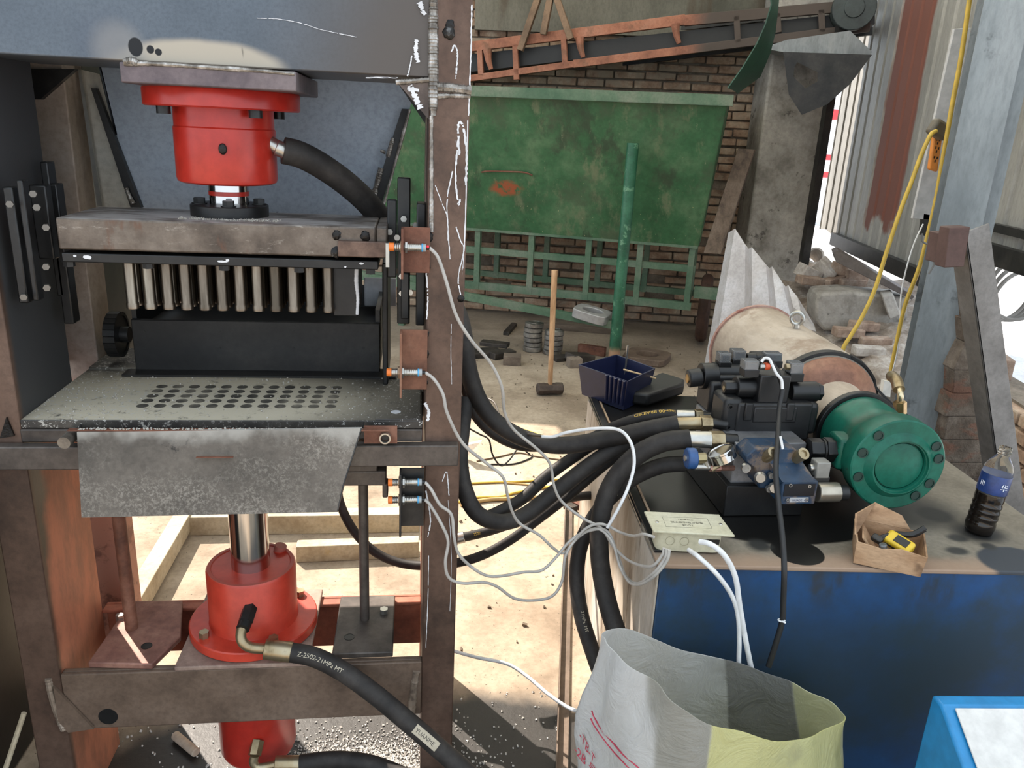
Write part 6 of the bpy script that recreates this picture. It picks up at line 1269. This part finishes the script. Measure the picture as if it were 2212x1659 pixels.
WHITE_S = C(216, 216, 215); YEL_S = C(222, 220, 172); GREY_S = C(158, 158, 158)
t = SACKM
yel = t.half(Vector((R0[13].x + .005, R0[13].y, R0[13].z)), (1, .1, -.04), .005, .004, 20)
gr1 = t.math('MULTIPLY', t.math('MULTIPLY', t.half((R0[15].x + .005, R0[15].y, R0[15].z), (1, .3, -.05), .004), t.half((R0[13].x + .005, R0[13].y, R0[13].z), (-1, -.1, .04), .004)), t.half((0, ctr.y - .02, 0), (0, -1, 0), .01))
gr2 = t.math('MULTIPLY', t.math('MULTIPLY', t.half((R0[4].x + .0, 0, R0[4].z), (1, 0, .22), .004), t.half((R0[6].x - .012, 0, R0[5].z), (-1, 0, -.28), .004)), t.half((0, ctr.y + .02, 0), (0, 1, 0), .01))
back = t.half((0, ctr.y + .03, 0), (0, 1, 0), .02)
yb_ = t.math('MULTIPLY', back, t.half((R0[6].x - .012, 0, R0[5].z), (1, 0, .28), .004))
front = t.math('SUBTRACT', 1.0, back)
col = t.mix(t.math('MULTIPLY', yel, front), WHITE_S, YEL_S); col = t.mix(t.math('MULTIPLY', yb_, .6), col, YEL_S); col = t.mix(t.math('MULTIPLY', gr1, .75), col, C(166, 164, 154)); col = t.mix(gr2, col, GREY_S)
col = t.mix(t.math('MULTIPLY', t.ramp(t.noise(5, 5, .6), .55, .75), .35), col, C(140, 134, 122))
t.bump(t.math('ADD', t.math('MULTIPLY', t.noise(11, 5, .65, dist=1.2), 1.0), t.math('MULTIPLY', t.noise(260, 1, .5), .04)), .5, .02)
t.b.inputs['Transmission Weight'].default_value = .0; t.b.inputs['Subsurface Weight'].default_value = 0.0
SACKM = t.fin(col, .28)
tr_ = SACKM.node_tree; td = tr_.nodes.new('ShaderNodeBsdfTranslucent'); mx = tr_.nodes.new('ShaderNodeMixShader'); mx.inputs[0].default_value = .6
tr_.links.new(col, td.inputs[0]); o_ = [x for x in tr_.nodes if x.type == 'OUTPUT_MATERIAL'][0]; tr_.links.new(tr_.nodes['Principled BSDF'].outputs[0], mx.inputs[1]); tr_.links.new(td.outputs[0], mx.inputs[2]); tr_.links.new(mx.outputs[0], o_.inputs[0])
m = MB(); m.sheet(g3, .0015); m.build('sack_body', SACKM, sk, smooth=60)
from mathutils.bvhtree import BVHTree
sk_o = [o for o in sk.children][0]; sv = [Vector(v.co) + Vector(sk.location) for v in sk_o.data.vertices]
SBV = BVHTree.FromPolygons(sv, [tuple(p.vertices) for p in sk_o.data.polygons])
def on_sack(u, v):
    h, n_, _, _ = SBV.ray_cast(CAM_O, ray(u, v).normalized())
    return (h, n_ if n_.dot(ray(u, v)) < 0 else -n_) if h is not None else (None, None)
REDI = plain('red_print', C(168, 48, 70), .6)
for pts in ([(1278, 1535), (1284, 1550), (1300, 1577), (1322, 1602), (1344, 1628), (1372, 1652), (1392, 1672)], [(1276, 1552), (1284, 1568), (1302, 1594), (1324, 1622), (1348, 1648), (1372, 1672)]):
    P_ = [on_sack(*p)[0] for p in pts]; P_ = [p for p in P_ if p is not None]
    if len(P_) > 2: m = MB(); m.tube(smooth_path(P_, 8), .0016, 6); m.build('red_stripe', REDI, sk)
for tx, u, v in (('-TB-T', 1268, 1622), ('-2B 号', 1264, 1652)):
    h, n_ = on_sack(u, v)
    if h is not None:
        ey_ = (TZ - n_ * n_.z).normalized(); ex_ = ey_.cross(n_).normalized(); m = MB(); text_on(m, tx, .026, h + n_ * .0012, ex_ * 1.0 - ey_ * .25, ey_); m.build('red_lettering', REDI, sk)
# ------------------------------------------------------------------ light blue control box, bottom right
LB_ = plain('light_blue_enamel', C(30, 122, 176), .4); WP = plain('white_panel', C(196, 194, 190), .5)
kx0, kx1 = ony(2013, 1500, 1.16).x, 1.42; zt = ony(2013, 1500, 1.16).z
kb = thing('control_box', 'light blue control box with a white sloping panel at the bottom right corner', 'control box', Vector(((kx0 + kx1) / 2, 1.05, 0)))
RK = rotz(-4)
def kp2(x, y, z): return Vector((kx0, 1.16, 0)) + RK @ Vector((x, y, 0)) + Vector((0, 0, z))
side = [(0, 0), (0, zt), (-.03, zt + .002), (-.22, zt - .115), (-.22, 0)]
W2 = kx1 - kx0
MB().prism([kp2(0, y, z) for y, z in side], RK @ Vector((W2, 0, 0))).build('casing', LB_, kb, bevel=.006)
d1 = Vector((0, -.19, -.117)).normalized(); nrm_ = Vector((0, -.117, .19)).normalized()
pw = kp2(.022, -.038, zt - .002) + RK @ (nrm_ * .002)
MB().prism([pw, pw + RK @ Vector((W2 - .03, 0, 0)), pw + RK @ Vector((W2 - .03, 0, 0)) + RK @ (d1 * .175), pw + RK @ (d1 * .175)], RK @ (nrm_ * .004)).build('panel', WP, kb, bevel=.0015)
rbp = ony(2196, 1660, 1.06); q = pw + RK @ Vector((.165, 0, 0)) + RK @ (d1 * .085)
MB().lathe(q + RK @ (nrm_ * .004), RK @ nrm_, [(0, .014), (.004, .014), (.005, .011), (.012, .011), (.014, .009)], 28).build('push_button', plain('red_button', C(222, 30, 84), .3), kb)
# ------------------------------------------------------------------ grains and stub on the ground under the press
gp = MB(); rg = random.Random(12)
for _ in range(2600):
    x, y = rg.uniform(-.85, .75), rg.uniform(1.35, 2.0)
    dens = .22 + .78 * math.exp(-(((x + .12) / .22) ** 2 + ((y - 1.68) / .16) ** 2))
    if rg.random() > dens: continue
    s_ = rg.uniform(.002, .006); gp.box((x, y, s_ * .35), (s_, s_ * rg.uniform(.7, 1.3), s_ * .7), rot(rg.uniform(0, 90), rg.uniform(0, 90), rg.uniform(0, 90)))
for _ in range(18000):
    x, y = rg.gauss(-.13, .12), rg.gauss(1.66, .07); s_ = rg.uniform(.0018, .005); gp.box((x, y, s_ * .35), (s_, s_ * rg.uniform(.7, 1.3), s_ * .7), rot(rg.uniform(0, 90), rg.uniform(0, 90), rg.uniform(0, 90)))
tag(gp.build('white_grit', grime('white_grit', C(178, 174, 166), C(214, 210, 204), None, 60, .9), smooth=10), 'white grit scattered over the black oily ground under the press', 'grit', kind='stuff')
a, b = onz(378, 1588, .014), onz(424, 1626, .014); tag(MB().cyl(a, b, .0125, n=16).build('cement_stub', grime('pale_cement', C(168, 150, 130), C(196, 180, 162), None, 12, .9), bevel=.003), 'short pale cement stub lying on the black ground under the press', 'stub')
a, b = onz(0, 1650, .02), onz(50, 1560, .02); m = MB(); m.tube([ony(2, 1690, 1.56), ony(52, 1540, 1.6)], .006, 8); tag(m.build('steel_rod', PALE), 'pale thin rod leaning outside the left press leg', 'rod')
gf = MB(); rg = random.Random(44)
for _ in range(380):
    x, y = rg.uniform(.1, 2.4), rg.uniform(2.2, 6.2); s_ = rg.uniform(.004, .016) * rg.uniform(.5, 1); gf.box((x, y, s_ * .3), (s_, s_ * rg.uniform(.6, 1.4), s_ * .6), rot(rg.uniform(0, 90), rg.uniform(0, 90), rg.uniform(0, 90)))
tag(gf.build('floor_chips', grime('brown_chips', C(96, 84, 70), C(140, 124, 106), None, 40, .9), smooth=10), 'small stone and rust chips scattered over the concrete floor behind the press', 'chips', kind='stuff')
